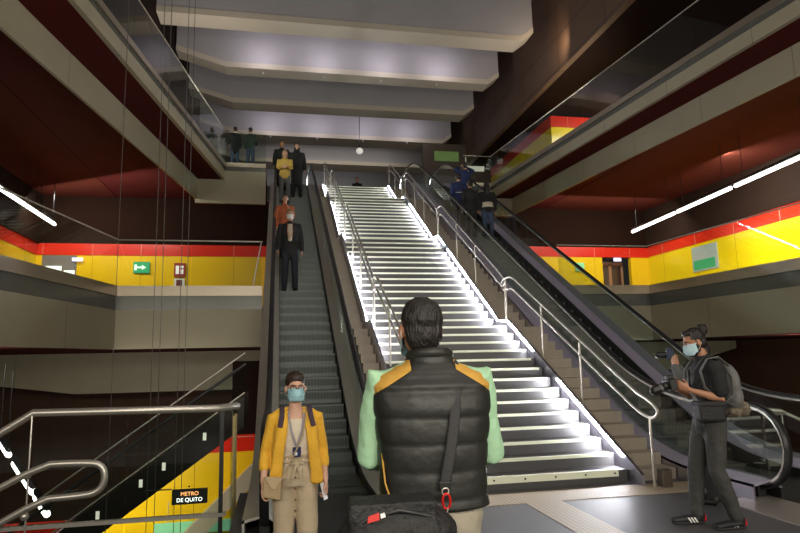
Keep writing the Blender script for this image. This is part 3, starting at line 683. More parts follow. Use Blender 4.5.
s = sign('lower_sign', 'long pale green direction sign hanging in the lower level', (-1.55, 13.1, -1.65), 1.5, .22, PGRN)
for x in (-.5, .5):
    q = MB(); q.tube([(x, 0, .1), (x, 0, .5)], .008, 6); q.build('hanger', STEEL, s)
# door alcoves
sbox('wall_alcove_right', mat('alcove_dark', (.07, .05, .04), .5), 'back of the exit doorway recess', 'wall', 13.1, 14.5, 24.0, 24.1, ZM-.35, 5.45)
d = empty('door_1', (13.8, 23.6, ZM-.35)); struct(d, 'brown framed double glass door in the right mezzanine recess', 'door')
q = MB(); q.box(-.6, .6, -.04, .04, 2.35, 2.5); q.box(-.6, -.5, -.04, .04, 0, 2.4); q.box(.5, .6, -.04, .04, 0, 2.4); q.box(-.07, .07, -.04, .04, 0, 2.4); q.build('door_frame', mat('orange_brown_frame', (.36, .17, .09), .4), d)
for x in (-.29, .29):
    q = MB(); q.box(x-.22, x+.22, -.02, .02, .05, 2.35); q.build('door_leaf', mat('door_glass_dark', (.05, .02, .018), .15), d)
o = sign('lit_sign', 'small blue-white lit sign over the exit doorway', (13.9, 23.1, 5.345), .34, .14, emis('blue_sign', (.55, .55, 1), 1.6))
o = sign('lit_sign', 'small blue-white lit sign over the left mezzanine opening', (-6.85, 22.9, 5.12), .34, .12, MATS['blue_sign'])
sbox('wall_opening_left', mat('grey_opening', (.16, .14, .13), .5, 0, .4, 3), 'grey recess opening in the left yellow wall', 'wall', -8.0, -6.9, YB-.03, YB+.1, ZM-.3, 5.27)
for x, z, w_ in ((-7.6, 4.75, .5), (-7.1, 4.6, .35)):
    o = sign('ticket_screen', 'pale lit ticket screen in the left opening' if w_ > .4 else 'smaller pale lit screen in the left opening', (x, YB-.08, z), w_, .28, emis('screen_pale', (.8, .8, .75), .9), 0, 'screen')

# ------------------------------------------------------------------ luminaires
def tube_lamp(p0, p1, lab, grp, r=.055):
    p0, p1 = Vector(p0), Vector(p1); root = empty('linear_lamp', p0, 0, lab, 'lamp', grp)
    d = p1-p0; q = MB(); q.tube([d*.01, d*.99], r, 8, (0, 0, 1)); q.build('lamp_tube', TUBE, root, True)
    q = MB(); q.tube([Vector((0, 0, .09)), d+Vector((0, 0, .09))], .05, 6, (0, 0, 1)); q.build('housing', DARKM, root, True)
    if p0.z > 0:
        for t in (.12, .88):
            q = MB(); q.tube([d*t+Vector((0, 0, .09)), d*t+Vector((0, 0, 1.40))], .008, 6); q.build('hanger', DARKM, root)
    return root
A, B_ = Vector((13.1, 20.6, 6.0)), Vector((12.0, 11.2, 6.0))
nm_ = ['farthest', 'second farthest', 'middle', 'nearest']
for k, (t0, t1) in enumerate([(0, .325), (.345, .645), (.665, .985), (1.01, 1.4)]):
    tube_lamp(A.lerp(B_, t0), A.lerp(B_, t1), nm_[k]+' white tube lamp under the right mezzanine ceiling', 'tube lamps under the right ceiling')
A, B_ = Vector((-7.08, 21.2, 6.0)), Vector((-6.93, 15.6, 6.0))
for k, (t0, t1) in enumerate([(0, .27), (.29, .44), (.46, .98), (1.01, 1.5)]):
    tube_lamp(A.lerp(B_, t0), A.lerp(B_, t1), nm_[k]+' white tube lamp under the left mezzanine ceiling', 'tube lamps under the left ceiling')
A, B_ = Vector((-4.95, 12.7, .2)), Vector((-3.28, 10.25, -.64))
for k, (t0, t1) in enumerate([(0, .24), (.36, .74), (.80, .99)]):
    tube_lamp(A.lerp(B_, t0), A.lerp(B_, t1), nm_[k]+' white tube lamp in the lower level seen through the stairwell glass', 'tube lamps in the lower level', .05)
# lavender wash lights on the roof beams: small spotlights behind the first, third and last beams
SPOTM = mat('spot_body', (.5, .48, .45), .4, .6)
def washer(x, y, z, aim, pw, lab, col=(.94, .88, 1.0), wd=.5):
    root = empty('spotlight', (x, y+1.3, z), 0, lab, 'spotlight', 'small wash lights on the roof beams')
    q = MB(); q.tube([(0, 0, -.05), (0, 0, .0)], .045, 10); q.build('housing', SPOTM, root, True)
    o = area('wash_light', (x, y, z+.10), aim, wd, .12, pw, col); return root
for i, x in enumerate((-.6, 1.6, 3.8, 6.0)):
    washer(x, 20.6, 12.0, (x, 21.6, 13.1), 14, 'small spotlight washing the second roof beam, %s from the left' % ('first', 'second', 'third', 'fourth')[i])
    washer(x+.2, 27.2, 12.0, (x+.2, 28.4, 13.1), 14, 'small spotlight washing the fourth roof beam, %s from the left' % ('first', 'second', 'third', 'fourth')[i])
area('wood_wash', (8.7, 17.2, 11.6), (9.2, 19.5, 11.9), .3, .3, 14, (1, .75, .5))
area('far_wash', (2, 37, 13.4), (2, 41, 10.5), 9, .3, 60, (.96, .94, 1.0))
area('far_wash', (3, 30.6, 11.8), (3, 36, 8.0), 7, .4, 60, (1, .95, .88))
root = empty('globe_lamp', (3.75, 27.8, 11.45), 0, 'small round hanging lamp above the top of the stairs', 'lamp')
q = MB(); q.ell((0, 0, -.25), (.17, .17, .15)); q.build('globe', mat('globe_white', (.7, .68, .62), .4, emit=(1, .95, .85), estr=.5), root, True)
q = MB(); q.tube([(0, 0, -.12), (0, 0, 2.8)], .02, 6); q.build('rod', DARKM, root)

# thin vertical cables hanging at the left
for k, (x, y) in enumerate(((-2.12, 8.75), (-1.635, 8.75), (-1.54, 8.75), (-1.30, 8.75), (-1.215, 8.75))):
    q = MB(); q.tube([(0, 0, -5.4), (0, 0, 14.2)], .0045, 5); o = q.build('hanging_cable', mat('cable_grey', (.10, .09, .08), .5))
    o.location = (x, y, 0); tag(o, ['leftmost', 'second', 'third', 'fourth', 'rightmost'][k]+' of five thin dark cables hanging in front of the left mezzanine', 'cable', 'thin cables hanging at the left')
# second escalator / stair balustrade at the right edge
root = empty('steel_railing', (7.3, 8.0, 0), 0, 'steel railing with slim post at the right edge behind the photographer', 'railing')
q = MB(); q.tube([(-.25, .1, .66), (-.05, 0, .64), (.9, -.3, .14), (1.8, -.6, -.35)], .028, 10, (0, 0, 1)); q.build('handrail', STEEL, root, True)
q = MB(); q.tube([(0, 0, -.15), (-.02, 0, .62)], .015, 8); q.build('post', STEEL, root, True)
q = MB(); q.box(-.3, .0, -.05, .05, .58, .63); q.build('bracket', STEEL, root)
# far back room details
o = sign('poster', 'green poster on the dark wall behind the right escalator top', (8.2, 28.46, 11.35), 1.25, .5, mat('poster_green', (.18, .30, .10), .5, 0, .5, 3, emit=(.2, .35, .1), estr=.15), 0, 'poster')
o = sign('white_sign', 'pale lit board on the wall behind the people on the right escalator', (9.65, 28.46, 11.0), .95, .72, mat('board_pale', (.6, .56, .45), .5, emit=(1, .95, .8), estr=.35), 0, 'sign')

# ------------------------------------------------------------------ people
def cloth(name, col, rough=.85, na=.18, ns=9, bump=.5, bs=22): return mat(name, col, rough, 0, na, ns, bump, bs)
SKINW = mat('skin_warm', (.56, .31, .20), .5, 0, .08, 14)
SKINT = mat('skin_tan', (.42, .20, .11), .5, 0, .10, 14)
HAIRB = mat('dark_hair', (.014, .010, .009), .45, 0, .4, 60, .6, 90, stretch=(1, 1, .3))
HAIRG = mat('fair_hair', (.22, .15, .08), .5, 0, .3, 60)
MASKB = mat('mask_blue', (.34, .60, .68), .8, 0, .05, 30, .3, 120, stretch=(.2, .2, 1))
MASKW = mat('mask_white', (.75, .75, .72), .8)
EYEW = mat('eye_white', (.75, .72, .68), .3); EYED = mat('eye_dark', (.02, .012, .01), .2)
V = Vector
def hand(q, w_, d, n, t, s=1.0, curl=.5):
    """palm + four fingers + thumb: w_ wrist, d pointing along the hand, n palm-facing direction, t thumb side"""
    d = V(d).normalized(); n = V(n); n = (n-d*n.dot(d)).normalized(); t0 = d.cross(n); t = t0 if t0.dot(V(t)) > 0 else -t0; w_ = V(w_)
    q.tube([w_-d*.01*s, w_+d*.03*s, w_+d*.075*s, w_+d*.092*s], [(.024*s, .018*s), (.034*s, .016*s), (.040*s, .015*s), (.036*s, .012*s)], 10, t)
    for k, (o, L_) in enumerate(((.030, .072), (.010, .080), (-.011, .074), (-.031, .058))):
        p = w_+d*.085*s+t*o*s; a = curl*(.45+.08*k); P = [p-d*.02*s]; ang = a*.6; r = .0088*s
        for j, f_ in enumerate((.45, .30, .25)):
            P.append(P[-1]*0+ (P[-1] if j else p)+(d*math.cos(ang)+n*math.sin(ang))*L_*f_*s); ang += a*1.1
        q.tube(P, [r*1.08, r*1.05, r*.95, r*.8], 8, t)
    p = w_+d*.022*s+t*.026*s+n*.006*s; v1 = (t*.62+d*.78+n*.25).normalized(); v2 = (t*.2+d*.9+n*.45*(.5+curl)).normalized()
    q.tube([p-t*.012*s, p+v1*.032*s, p+v1*.032*s+v2*.028*s, p+v1*.032*s+v2*.050*s], [.013*s, .011*s, .0098*s, .0085*s], 8, n)

def J(**kw):
    d = dict(hip=(0, 0, .93), waist=(0, 0, 1.07), chest=(0, 0, 1.28), neck=(0, -.01, 1.46), head=(0, .01, 1.625), yaw=0, pitch=0, turn=0,
             kneeL=(-.10, .02, .50), ankL=(-.11, -.01, .085), kneeR=(.10, .02, .50), ankR=(.11, -.01, .085), toeL=(-.02, .17), toeR=(.02, .17),
             shL=(-.180, -.01, 1.40), elL=(-.235, -.03, 1.12), wrL=(-.235, .05, .88), shR=(.180, -.01, 1.40), elR=(.235, -.03, 1.12), wrR=(.235, .05, .88),
             hdL=(0, .15, -1), hnL=(1, 0, 0), htL=(0, 1, 0), hdR=(0, .15, -1), hnR=(-1, 0, 0), htR=(0, 1, 0), curl=.6, wide=1.0)
    d.update(kw); return d
def headrot(P): return Matrix.Rotation(P['yaw'], 3, 'Z') @ Matrix.Rotation(P['pitch'], 3, 'X')
def lerp(a, c, t): return V(a).lerp(V(c), t)
def body(root, P, m, vox=.012, feet=True):
    q = MB(); W = P['wide']
    hip, wa, ch, nk, hd = (V(P[k]) for k in ('hip', 'waist', 'chest', 'neck', 'head'))
    q.tube([hip-V((0, 0, .05)), hip, wa, ch, lerp(ch, nk, .6), nk], [(.14*W, .10), (.155*W, .11), (.125*W, .09), (.155*W, .105), (.13*W, .085), (.06, .06)], 18)
    R_ = headrot(P)
    q.tube([nk-V((0, 0, .04)), nk, hd+R_ @ V((0, -.025, -.06))], [.06, .052, .050], 12)
    q.ell(hd+R_ @ V((0, -.012, .035)), (.074, .093, .092), R_)            # skull
    q.ell(hd+R_ @ V((0, .030, -.035)), (.060, .062, .062), R_)            # face
    q.ell(hd+R_ @ V((0, .048, -.080)), (.036, .036, .030), R_)            # chin
    q.tube([hd+R_ @ V((0, .085, .012)), hd+R_ @ V((0, .103, -.025))], [.008, .013], 8)   # nose
    q.ell(hd+R_ @ V((0, .080, .030)), (.048, .014, .010), R_, 12, 8)      # brow
    q.ell(hd+R_ @ V((0, .086, -.055)), (.024, .010, .007), R_, 10, 6)     # lips
    for s_ in (-1, 1):
        q.ell(hd+R_ @ V((s_*.080, -.004, -.005)), (.012, .021, .032), R_, 10, 8)
        q.ell(hd+R_ @ V((s_*.040, .064, -.018)), (.020, .018, .018), R_, 10, 6)
        S = 'L' if s_ < 0 else 'R'
        sh, el, wr = V(P['sh'+S]), V(P['el'+S]), V(P['wr'+S])
        q.tube([lerp(nk, sh, .35)-V((0, 0, .03)), sh, lerp(sh, el, .35), lerp(sh, el, .7), el, lerp(el, wr, .3), lerp(el, wr, .75), wr],
               [.055, .055, .046, .040, .037, .038, .028, (.026, .020)], 12)
        hand(q, wr, P['hd'+S], P['hn'+S], P['ht'+S], 1.0, P['curl'])
        kn, an = V(P['knee'+S]), V(P['ank'+S]); hj = hip+V((s_*.085, 0, -.02))
        q.tube([hj, lerp(hj, kn, .4), kn, lerp(kn, an, .3), lerp(kn, an, .7), an], [.082, .074, .053, .054, .040, .034], 12)
        if feet:
            tx, ty = P['toe'+S]; q.tube([an+V((0, -.03, -.04)), an+V((tx*.6, ty*.6, -.05)), an+V((tx, ty, -.06))], [.034, (.038, .026), (.034, .018)], 10)
    o = q.remesh('body', m, root, vox, 3)
    return o
def eyes(root, P):
    R_ = headrot(P); hd = V(P['head'])
    for s_ in (-1, 1):
        q = MB(); q.ell(hd+R_ @ V((s_*.031, .0795, .008)), (.0125, .009, .0075), R_, 12, 8); e = q.build('eye', EYEW, root, True)
        q = MB(); q.ell(hd+R_ @ V((s_*.031, .0865, .008)), (.0055, .003, .0055), R_, 10, 6); q.build('iris', EYED, e, True)
        q = MB(); q.tube([hd+R_ @ V((s_*.012, .094, .028)), hd+R_ @ V((s_*.034, .090, .034)), hd+R_ @ V((s_*.052, .078, .026))], .0042, 6); q.build('eyebrow', HAIRB, root, True)
def mask(root, P, m, z0=-.100, z1=.004, grow=1.0):
    R_ = headrot(P); hd = V(P['head']); q = MB(); vs = []; fs = []; nu, nv = 18, 9
    for j in range(nv+1):
        v = j/nv; z = z0+(z1-z0)*v
        for i in range(nu+1):
            a = math.radians(-80+160*i/nu); sx, sy = .071*grow, .083+.026*math.sin(v*PI*.9+.15)*math.cos(a)**2
            if v > .8: sy -= .004*(v-.8)/.2
            zz = z+(.012 if abs(a) > 1.0 else 0)*(1-v)*1.5
            y = math.cos(a)*sy+.012; x = math.sin(a)*sx
            y += .0018*math.sin(v*18)
            vs.append(hd+R_ @ V((x, y, zz)))
    for j in range(nv):
        for i in range(nu): a = j*(nu+1)+i; fs.append((a, a+1, a+nu+2, a+nu+1))
    q.add(vs, fs); o = q.build('face_mask', m, root, True); md = o.modifiers.new('t', 'SOLIDIFY'); md.thickness = .002; md.offset = 1
    for s_ in (-1, 1):
        q = MB(); q.tube([hd+R_ @ V((s_*.069, .028, -.010)), hd+R_ @ V((s_*.079, .006, .012)), hd+R_ @ V((s_*.083, -.016, .010)), hd+R_ @ V((s_*.084, -.024, -.012)), hd+R_ @ V((s_*.080, -.006, -.036)), hd+R_ @ V((s_*.068, .028, -.070))], .0016, 5); q.build('ear_loop', MASKW, o, True)
def hair(root, P, m, kind='short', vox=.008):
    R_ = headrot(P); hd = V(P['head']); q = MB()
    def e(c, r): q.ell(hd+R_ @ V(c), r, R_)
    e((0, -.024, .050), (.083, .095, .086)); e((0, -.052, .0), (.076, .062, .085)); e((0, .035, .098), (.055, .045, .030))
    if kind == 'short': e((0, -.052, -.035), (.066, .052, .05))
    if kind == 'long':
        e((0, -.06, -.06), (.085, .055, .11)); e((0, -.085, -.17), (.080, .040, .14)); e((.075, -.03, -.06), (.022, .04, .10)); e((-.075, -.03, -.06), (.022, .04, .10))
    if kind == 'bun':
        e((0, -.125, .085), (.046, .046, .046)); e((0, -.10, .06), (.045, .04, .04)); e((0, -.062, -.02), (.06, .04, .05)); e((0, -.15, .105), (.025, .02, .03)); e((.01, -.12, .125), (.03, .028, .02))
    if kind == 'tied': e((0, -.022, .066), (.086, .098, .086)); e((0, .030, .092), (.070, .052, .040)); e((0, -.062, -.02), (.06, .045, .055)); e((0, -.105, -.01), (.026, .03, .035)); e((.0, -.125, -.08), (.024, .022, .075))
    if kind == 'hood': e((0, -.02, -.06), (.088, .085, .12)); e((0, -.03, -.17), (.12, .075, .07))
    def f(p, n):
        return p+n*(.0009*math.sin(110*math.atan2(p.x, p.y+.05)+p.z*35)+.004*noise.noise(p*38))
    return q.remesh('hair', m, root, vox, 2, f)
def wrinkle(amt=.006, sc=9, zs=1.0):
    def f(p, n):
        v = noise.noise(V((p.x*sc, p.y*sc, p.z*sc*zs)))+.5*noise.noise(V((p.x*sc*2.3, p.y*sc*2.3, p.z*sc*2.3*zs+5)))
        return p+n*amt*v
    return f
def top(root, P, m, nm='jacket', sleeve='long', hem=-.06, g=.018, vox=.012, wr_=.005, hemw=1.0, nk_=(.92, .066)):
    q = MB(); W = P['wide']; hip, wa, ch, nk = (V(P[k]) for k in ('hip', 'waist', 'chest', 'neck'))
    q.tube([hip+V((0, 0, hem)), hip+V((0, 0, .02)), wa, ch, lerp(ch, nk, .55), lerp(ch, nk, nk_[0])], [((.150*hemw+g)*W, .108+g), ((.158+g)*W, .112+g), ((.135+g)*W, .098+g), ((.165+g)*W, .110+g), ((.145+g)*W, .092+g), (nk_[1]+g*.5, nk_[1]+g*.5)], 20, cap=True)
    for s_ in (-1, 1):
        S = 'L' if s_ < 0 else 'R'; sh, el, wr = V(P['sh'+S]), V(P['el'+S]), V(P['wr'+S])
        pts = [lerp(nk, sh, .4)-V((0, 0, .035)), sh, lerp(sh, el, .4), el, lerp(el, wr, .4), lerp(el, wr, .93)]; rr = [.055+g, .056+g, .048+g, .043+g, .040+g, .030+g*.8]
        if sleeve == 'short': pts = pts[:2]+[lerp(sh, el, .35), lerp(sh, el, .75)]; rr = [.055+g, .058+g, .052+g*1.2, .050+g*1.4]
        if sleeve == 'elbow': pts = pts[:4]+[lerp(el, wr, .3)]; rr = rr[:4]+[.042+g]
        if sleeve != 'none': q.tube(pts, rr, 12)
    return q.remesh(nm, m, root, vox, 3, wrinkle(wr_))
def trousers(root, P, m, g=.014, vox=.012, length=.97, wr_=.005, flare=0, nm='trousers', topz=.05):
    q = MB(); W = P['wide']; hip = V(P['hip'])
    q.tube([hip+V((0, 0, topz)), hip, hip-V((0, 0, .07))], [((.145+g)*W, .10+g), ((.158+g)*W, .112+g), ((.15+g)*W, .108+g)], 18)
    for s_ in (-1, 1):
        S = 'L' if s_ < 0 else 'R'; kn, an = V(P['knee'+S]), V(P['ank'+S]); hj = hip+V((s_*.085, 0, -.02))
        q.tube([hj, lerp(hj, kn, .4), kn, lerp(kn, an, .35), lerp(kn, an, length)], [.080+g, .076+g, .056+g+flare, .055+g+flare*1.3, .042+g+flare*1.6], 14)
    return q.remesh(nm, m, root, vox, 3, wrinkle(wr_))
def shoes(root, P, m, sole=None):
    for S in 'LR':
        an = V(P['ank'+S]); tx, ty = P['toe'+S]; q = MB(); zb = an.z-.085
        q.tube([an+V((0, -.035, -.02)), an+V((0, -.03, -.045)), an+V((tx*.55, ty*.55, -.045)), an+V((tx*1.15, ty*1.2, -.055))], [.042, (.044, .040), (.046, .036), (.040, .026)], 12)
        q.tube([an+V((0, -.02, .0)), an+V((0, -.01, -.03))], .044, 12)
        o = q.remesh('shoe', m, root, .008, 2)
        if sole:
            q = MB(); q.tube([an+V((0, -.045, -.072)), an+V((tx*.55, ty*.55, -.072)), an+V((tx*1.2, ty*1.25, -.072))], [(.044, .014), (.047, .013), (.038, .012)], 12); q.build('sole', sole, o, True)
BLK = cloth('black_cloth', (.014, .014, .016)); NAVY = cloth('navy_cloth', (.02, .035, .12)); JEAN = cloth('blue_jeans', (.05, .07, .13))
DGR = cloth('dark_green_jacket', (.03, .045, .035)); GREY = cloth('grey_sweater', (.11, .11, .11)); SHOE = mat('dark_shoe', (.015, .013, .012), .4)
SHIRT = cloth('pale_shirt', (.52, .45, .36)); MUST = cloth('yellow_top', (.55, .36, .08)); CREAM = cloth('cream_cloth', (.62, .54, .42)); RUST = cloth('rust_top', (.45, .12, .05))
def person(loc, rz, h, lab, P, skin, hairm, hkind, topm, botm, sleeve='long', maskm=None, extra=None, vox=.016, grp=None, hem=-.06, face=True):
    root = empty('person', loc, rz, lab, 'person', grp); s_ = h/1.75; root.scale = (s_, s_, s_)
    body(root, P, skin, vox*.75); hair(root, P, hairm, hkind, vox*.7); top(root, P, topm, 'jacket', sleeve, hem, .02, vox); trousers(root, P, botm, .014, vox); shoes(root, P, SHOE)
    if maskm: mask(root, P, maskm)
    if face: eyes(root, P)
    if extra: extra(root, P)
    return root
def lz(y): return G*(y-8.39)
def rz_(y): return G*(y-7.80)
def stepz(Y0, y):
    k = math.floor((y-Y0)/.355+.001); return .2*k+.03
D = math.radians
# --- people coming down the left escalator
def suit(root, P):
    q = MB(); nk = V(P['neck']); q.tube([nk+V((0, .105, -.05)), nk+V((0, .135, -.20)), nk+V((0, .130, -.40))], [(.045, .012), (.060, .012), (.035, .012)], 10); q.build('shirt_front', SHIRT, root, True)
    for s_ in (-1, 1):
        q = MB(); q.tube([nk+V((s_*.05, .085, -.02)), nk+V((s_*.05, .148, -.22)), nk+V((s_*.01, .148, -.36))], .006, 6); q.build('lanyard_strap', cloth('orange_strap', (.6, .18, .05)), root, True)
P = J(wrL=(-.25, .02, .86), wrR=(.25, .06, .88), kneeR=(.10, .04, .5))
y = 8.39+.355*15+.18
person((.26, y, stepz(8.39, y)), PI, 1.88, 'man in a dark suit jacket with white mask standing alone on the left escalator', P, SKINW, HAIRG, 'short', BLK, cloth('dark_trousers', (.02, .022, .035)), maskm=MASKW, extra=suit, hem=-.12)
y = 8.39+.355*20+.18
person((.17, y, stepz(8.39, y)), PI, 1.70, 'woman in rust orange top behind the suited man on the left escalator', J(elL=(-.2, .08, 1.14), wrL=(-.1, .24, 1.3), hdL=(.3, .4, .8)), SKINW, HAIRB, 'long', RUST, BLK, vox=.02)
y = 8.39+.355*33+.18
person((.20, y, stepz(8.39, y)), PI, 1.88, 'fair-haired woman in pale yellow top near the head of the left escalator', J(elL=(-.2, .06, 1.14), wrL=(-.08, .26, 1.15), hdL=(.9, .4, 0), elR=(.2, .06, 1.14), wrR=(.08, .26, 1.12), hdR=(-.9, .4, 0)), SKINW, HAIRG, 'long', MUST, GREY, vox=.02)
y = 8.39+.355*37+.18
person((.10, y, stepz(8.39, y)), PI, 1.92, 'dark-haired man in black behind the fair-haired woman on the left escalator', J(), SKINT, HAIRB, 'short', BLK, BLK, vox=.02)
y = 8.39+.355*35+.18
person((.62, y, stepz(8.39, y)), PI, 2.0, 'tall person in long black coat and headscarf near the head of the left escalator', J(), SKINW, BLK, 'hood', BLK, BLK, vox=.02, hem=-.45)
# --- people on the upper left walkway, seen from behind the glass
person((-1.47, 20.85, ZU), D(20), 1.45, 'person in a black coat leaning by the upper left glass rail, nearer the corner', J(wrL=(-.18, .2, 1.05), elL=(-.25, -.02, 1.15)), SKINW, HAIRB, 'short', BLK, JEAN, vox=.02, hem=-.2)
person((-.96, 20.9, ZU), D(-15), 1.47, 'person in a dark green jacket by the upper left glass rail, nearer the escalator', J(wrR=(.18, .2, 1.05), elR=(.25, -.02, 1.15)), SKINW, HAIRB, 'short', DGR, JEAN, vox=.02)
# --- people riding up the right escalator
y = 7.80+.355*26+.18
person((5.30, y, stepz(7.8, y)), 0, 1.72, 'person in navy jacket with a pale back stripe on the right escalator', J(wrR=(.2, .25, 1.1), elR=(.24, .05, 1.14)), SKINW, HAIRB, 'short', NAVY, BLK, vox=.02,
       extra=lambda r, P: (lambda q: (q.tube([(-.13, -.142, 1.12), (0, -.155, 1.12), (.13, -.142, 1.12)], .012, 6), q.build('stripe', MASKW, r, True)))(MB()))
y = 7.80+.355*30+.18
person((5.98, y, stepz(7.8, y)), 0, 1.76, 'person in navy jacket raising both arms with a camera on the right escalator', J(elL=(-.30, .10, 1.50), wrL=(-.09, .24, 1.66), hdL=(.5, .2, .6), elR=(.30, .10, 1.50), wrR=(.09, .24, 1.66), hdR=(-.5, .2, .6), pitch=.1), SKINW, HAIRB, 'short', NAVY, BLK, vox=.02)
y = 7.80+.355*24+.18
person((5.42, y, stepz(7.8, y)), 0, 1.72, 'person dressed all in black in front of the navy jackets on the right escalator', J(), SKINT, HAIRB, 'short', BLK, BLK, vox=.02)
y = 7.80+.355*24+.18
def wtop(root, P):
    q = MB(); q.tube([(0, 0, .96), (0, 0, 1.12)], [(.185, .137), (.165, .127)], 20, cap=False); q.build('pale_hem', CREAM, root, True)
person((5.93, y, stepz(7.8, y)), D(-8), 1.66, 'woman with long dark hair, beige waist and blue jeans on the right escalator', J(), SKINW, HAIRB, 'long', BLK, JEAN, vox=.02, extra=wtop)
# --- a person resting at the very top of the stairs
person((3.16, 24.3, ZU-.60), PI, 1.45, 'person seated low at the top of the lit stairs, only head and shoulders showing', J(), SKINT, HAIRB, 'short', BLK, BLK, vox=.02)
b = MB(); b.prism([(3.40, 24.0, ZU), (3.95, 24.0, ZU), (3.82, 24.0, ZU+.32), (3.45, 24.0, ZU+.30)], (0, .3, 0)); tag(b.build('duffel_bag', BLK, bevel=.03), 'dark bag lying on the floor at the top of the stairs', 'bag')

# --- second photographer behind the man on the right
P = J(elL=(-.25, .10, 1.18), wrL=(-.10, .27, 1.50), hdL=(.3, .15, .9), hnL=(.6, -.6, 0), elR=(.25, .10, 1.18), wrR=(.08, .28, 1.50), hdR=(-.3, .15, .9), hnR=(-.6, -.6, 0), curl=1.0)
def cam2(root, P):
    pass
p2 = person((4.37, 5.80, 0), D(40), 1.62, 'person in a grey sweater raising a camera, half hidden behind the photographer with the backpack', P, SKINW, HAIRB, 'short', GREY, BLK, vox=.012)
c2 = empty('camera', (4.17, 6.03, 1.50), D(60), 'dark blue-black camera raised by the grey-sweatered person', 'camera')
q = MB(); q.box(-.07, .07, -.035, .035, -.05, .05); q.box(-.03, .03, -.03, .03, .05, .075); q.build('camera_body', mat('blue_black', (.01, .02, .06), .4), c2, bevel=.008)
q = MB(); q.tube([(0, .03, 0), (0, .12, 0)], .035, 14); q.build('lens', BLACKP, c2, True)

# ================================================================== woman in the yellow cardigan
WH = 1.445
W_ = empty('person', (.125, 4.42, 0), PI+D(4), 'woman in yellow cardigan, beige trousers and blue mask walking off the left escalator', 'person'); W_.scale = (WH/1.75,)*3
P = J(wide=.96, yaw=D(3), shL=(-.172, 0, 1.385), elL=(-.228, -.03, 1.12), wrL=(-.235, .10, .90), shR=(.172, 0, 1.385), elR=(.238, -.02, 1.12), wrR=(.262, .10, .90), hdL=(-.02, .12, -1), hdR=(.05, .25, -1), hnL=(1, .3, 0), hnR=(-1, .3, 0),
      kneeL=(-.09, .10, .52), ankL=(-.08, .0, .11), kneeR=(.09, .03, .50), ankR=(.09, -.10, .10), curl=.9)
body(W_, P, mat('skin_light', (.62, .36, .25), .5, 0, .06, 14), .006); eyes(W_, P); mask(W_, P, MASKB)
hair(W_, P, mat('dark_brown_hair', (.030, .016, .010), .4, 0, .4, 60, .5, 90), 'tied', .007)
TEE = cloth('cream_tee', (.66, .57, .45), .8, .06, 10, .25, 30)
top(W_, P, TEE, 'tee_shirt', 'none', .03, .010, .008, .004, 1.0, (.55, .095))
BEI = cloth('beige_trousers', (.50, .40, .27), .85, .06, 10, .3, 25)
def pleat(p, n):
    v = noise.noise(V((p.x*9, p.y*9, p.z*5))); k = math.sin(math.atan2(p.x, p.y)*26)*.0035*max(0, (p.z-.86)/.2)
    return p+n*(.007*v+k)
q = MB(); hip = V(P['hip'])
q.tube([hip+V((0, 0, .17)), hip+V((0, 0, .125)), hip+V((0, 0, .10)), hip, hip-V((0, 0, .08))], [(.152, .118), (.138, .104), (.145, .110), (.182, .134), (.178, .130)], 20, cap=False)
for s_ in (-1, 1):
    S = 'L' if s_ < 0 else 'R'; kn, an = V(P['knee'+S]), V(P['ank'+S]); hj = hip+V((s_*.088, 0, -.02))
    q.tube([hj, lerp(hj, kn, .4), kn, lerp(kn, an, .85)], [.100, .098, .082, .078], 16)
tr = q.remesh('trousers', BEI, W_, .009, 3, pleat)
q = MB(); q.tube([(.15*math.sin(a), .115*math.cos(a), 1.045) for a in [i*2*PI/24 for i in range(25)]], (.010, .016), 6, (0, 0, 1)); q.build('belt', BEI, tr, True)
q = MB()
for s_ in (-1, 1):
    q.tube([(0, .130, 1.045), (s_*.035, .145, 1.065), (s_*.060, .140, 1.040), (s_*.030, .140, 1.035), (0, .132, 1.04)], (.014, .005), 6, (0, 0, 1))
    q.tube([(0, .135, 1.04), (s_*.018, .145, .98), (s_*.035, .150, .92)], (.013, .004), 6, (1, 0, 0))
q.remesh('bow', BEI, tr, .005, 1)
for k in range(5):
    q = MB(); q.ell((.012, .158-.004*k, .93-.085*k), (.008, .005, .008), None, 10, 6); q.build('button', mat('brown_button', (.10, .06, .04), .4), tr, True)
shoes(W_, P, mat('beige_shoe', (.4, .3, .2), .5))
# cardigan: two open front panels, back and sleeves
CARD = cloth('mustard_cardigan', (.78, .43, .035), .85, .08, 30, .35, 60)
q = MB()
for s_ in (-1, 1):
    S = 'L' if s_ < 0 else 'R'; sh, el, wr = V(P['sh'+S]), V(P['el'+S]), V(P['wr'+S])
    q.tube([V((s_*.072, .0, 1.455)), V((s_*.115, -.005, 1.428)), sh, lerp(sh, el, .35), el, lerp(el, wr, .35), lerp(el, wr, .52)], [.024, .045, .062, .054, .049, .047, .044], 14)
    q.tube([V((s_*.070, .045, 1.44)), V((s_*.110, .105, 1.33)), V((s_*.135, .112, 1.18)), V((s_*.150, .105, 1.05)), V((s_*.165, .112, .96)), V((s_*.165, .110, .88))], [(.020, .016), (.044, .018), (.046, .020), (.048, .020), (.052, .020), (.052, .018)], 14, (1, 0, 0))
    q.tube([V((s_*.150, .03, 1.34)), V((s_*.168, .03, 1.15)), V((s_*.176, .02, .97)), V((s_*.180, .02, .88))], [(.026, .075), (.024, .085), (.024, .095), (.024, .095)], 14, (1, 0, 0))
q.tube([V((0, -.03, 1.47)), V((0, -.075, 1.40)), V((0, -.095, 1.25)), V((0, -.085, 1.05)), V((0, -.11, .88))], [(.07, .02), (.16, .03), (.165, .03), (.165, .03), (.185, .03)], 18, (1, 0, 0))
q.remesh('cardigan', CARD, W_, .008, 3, wrinkle(.007, 10, .5))
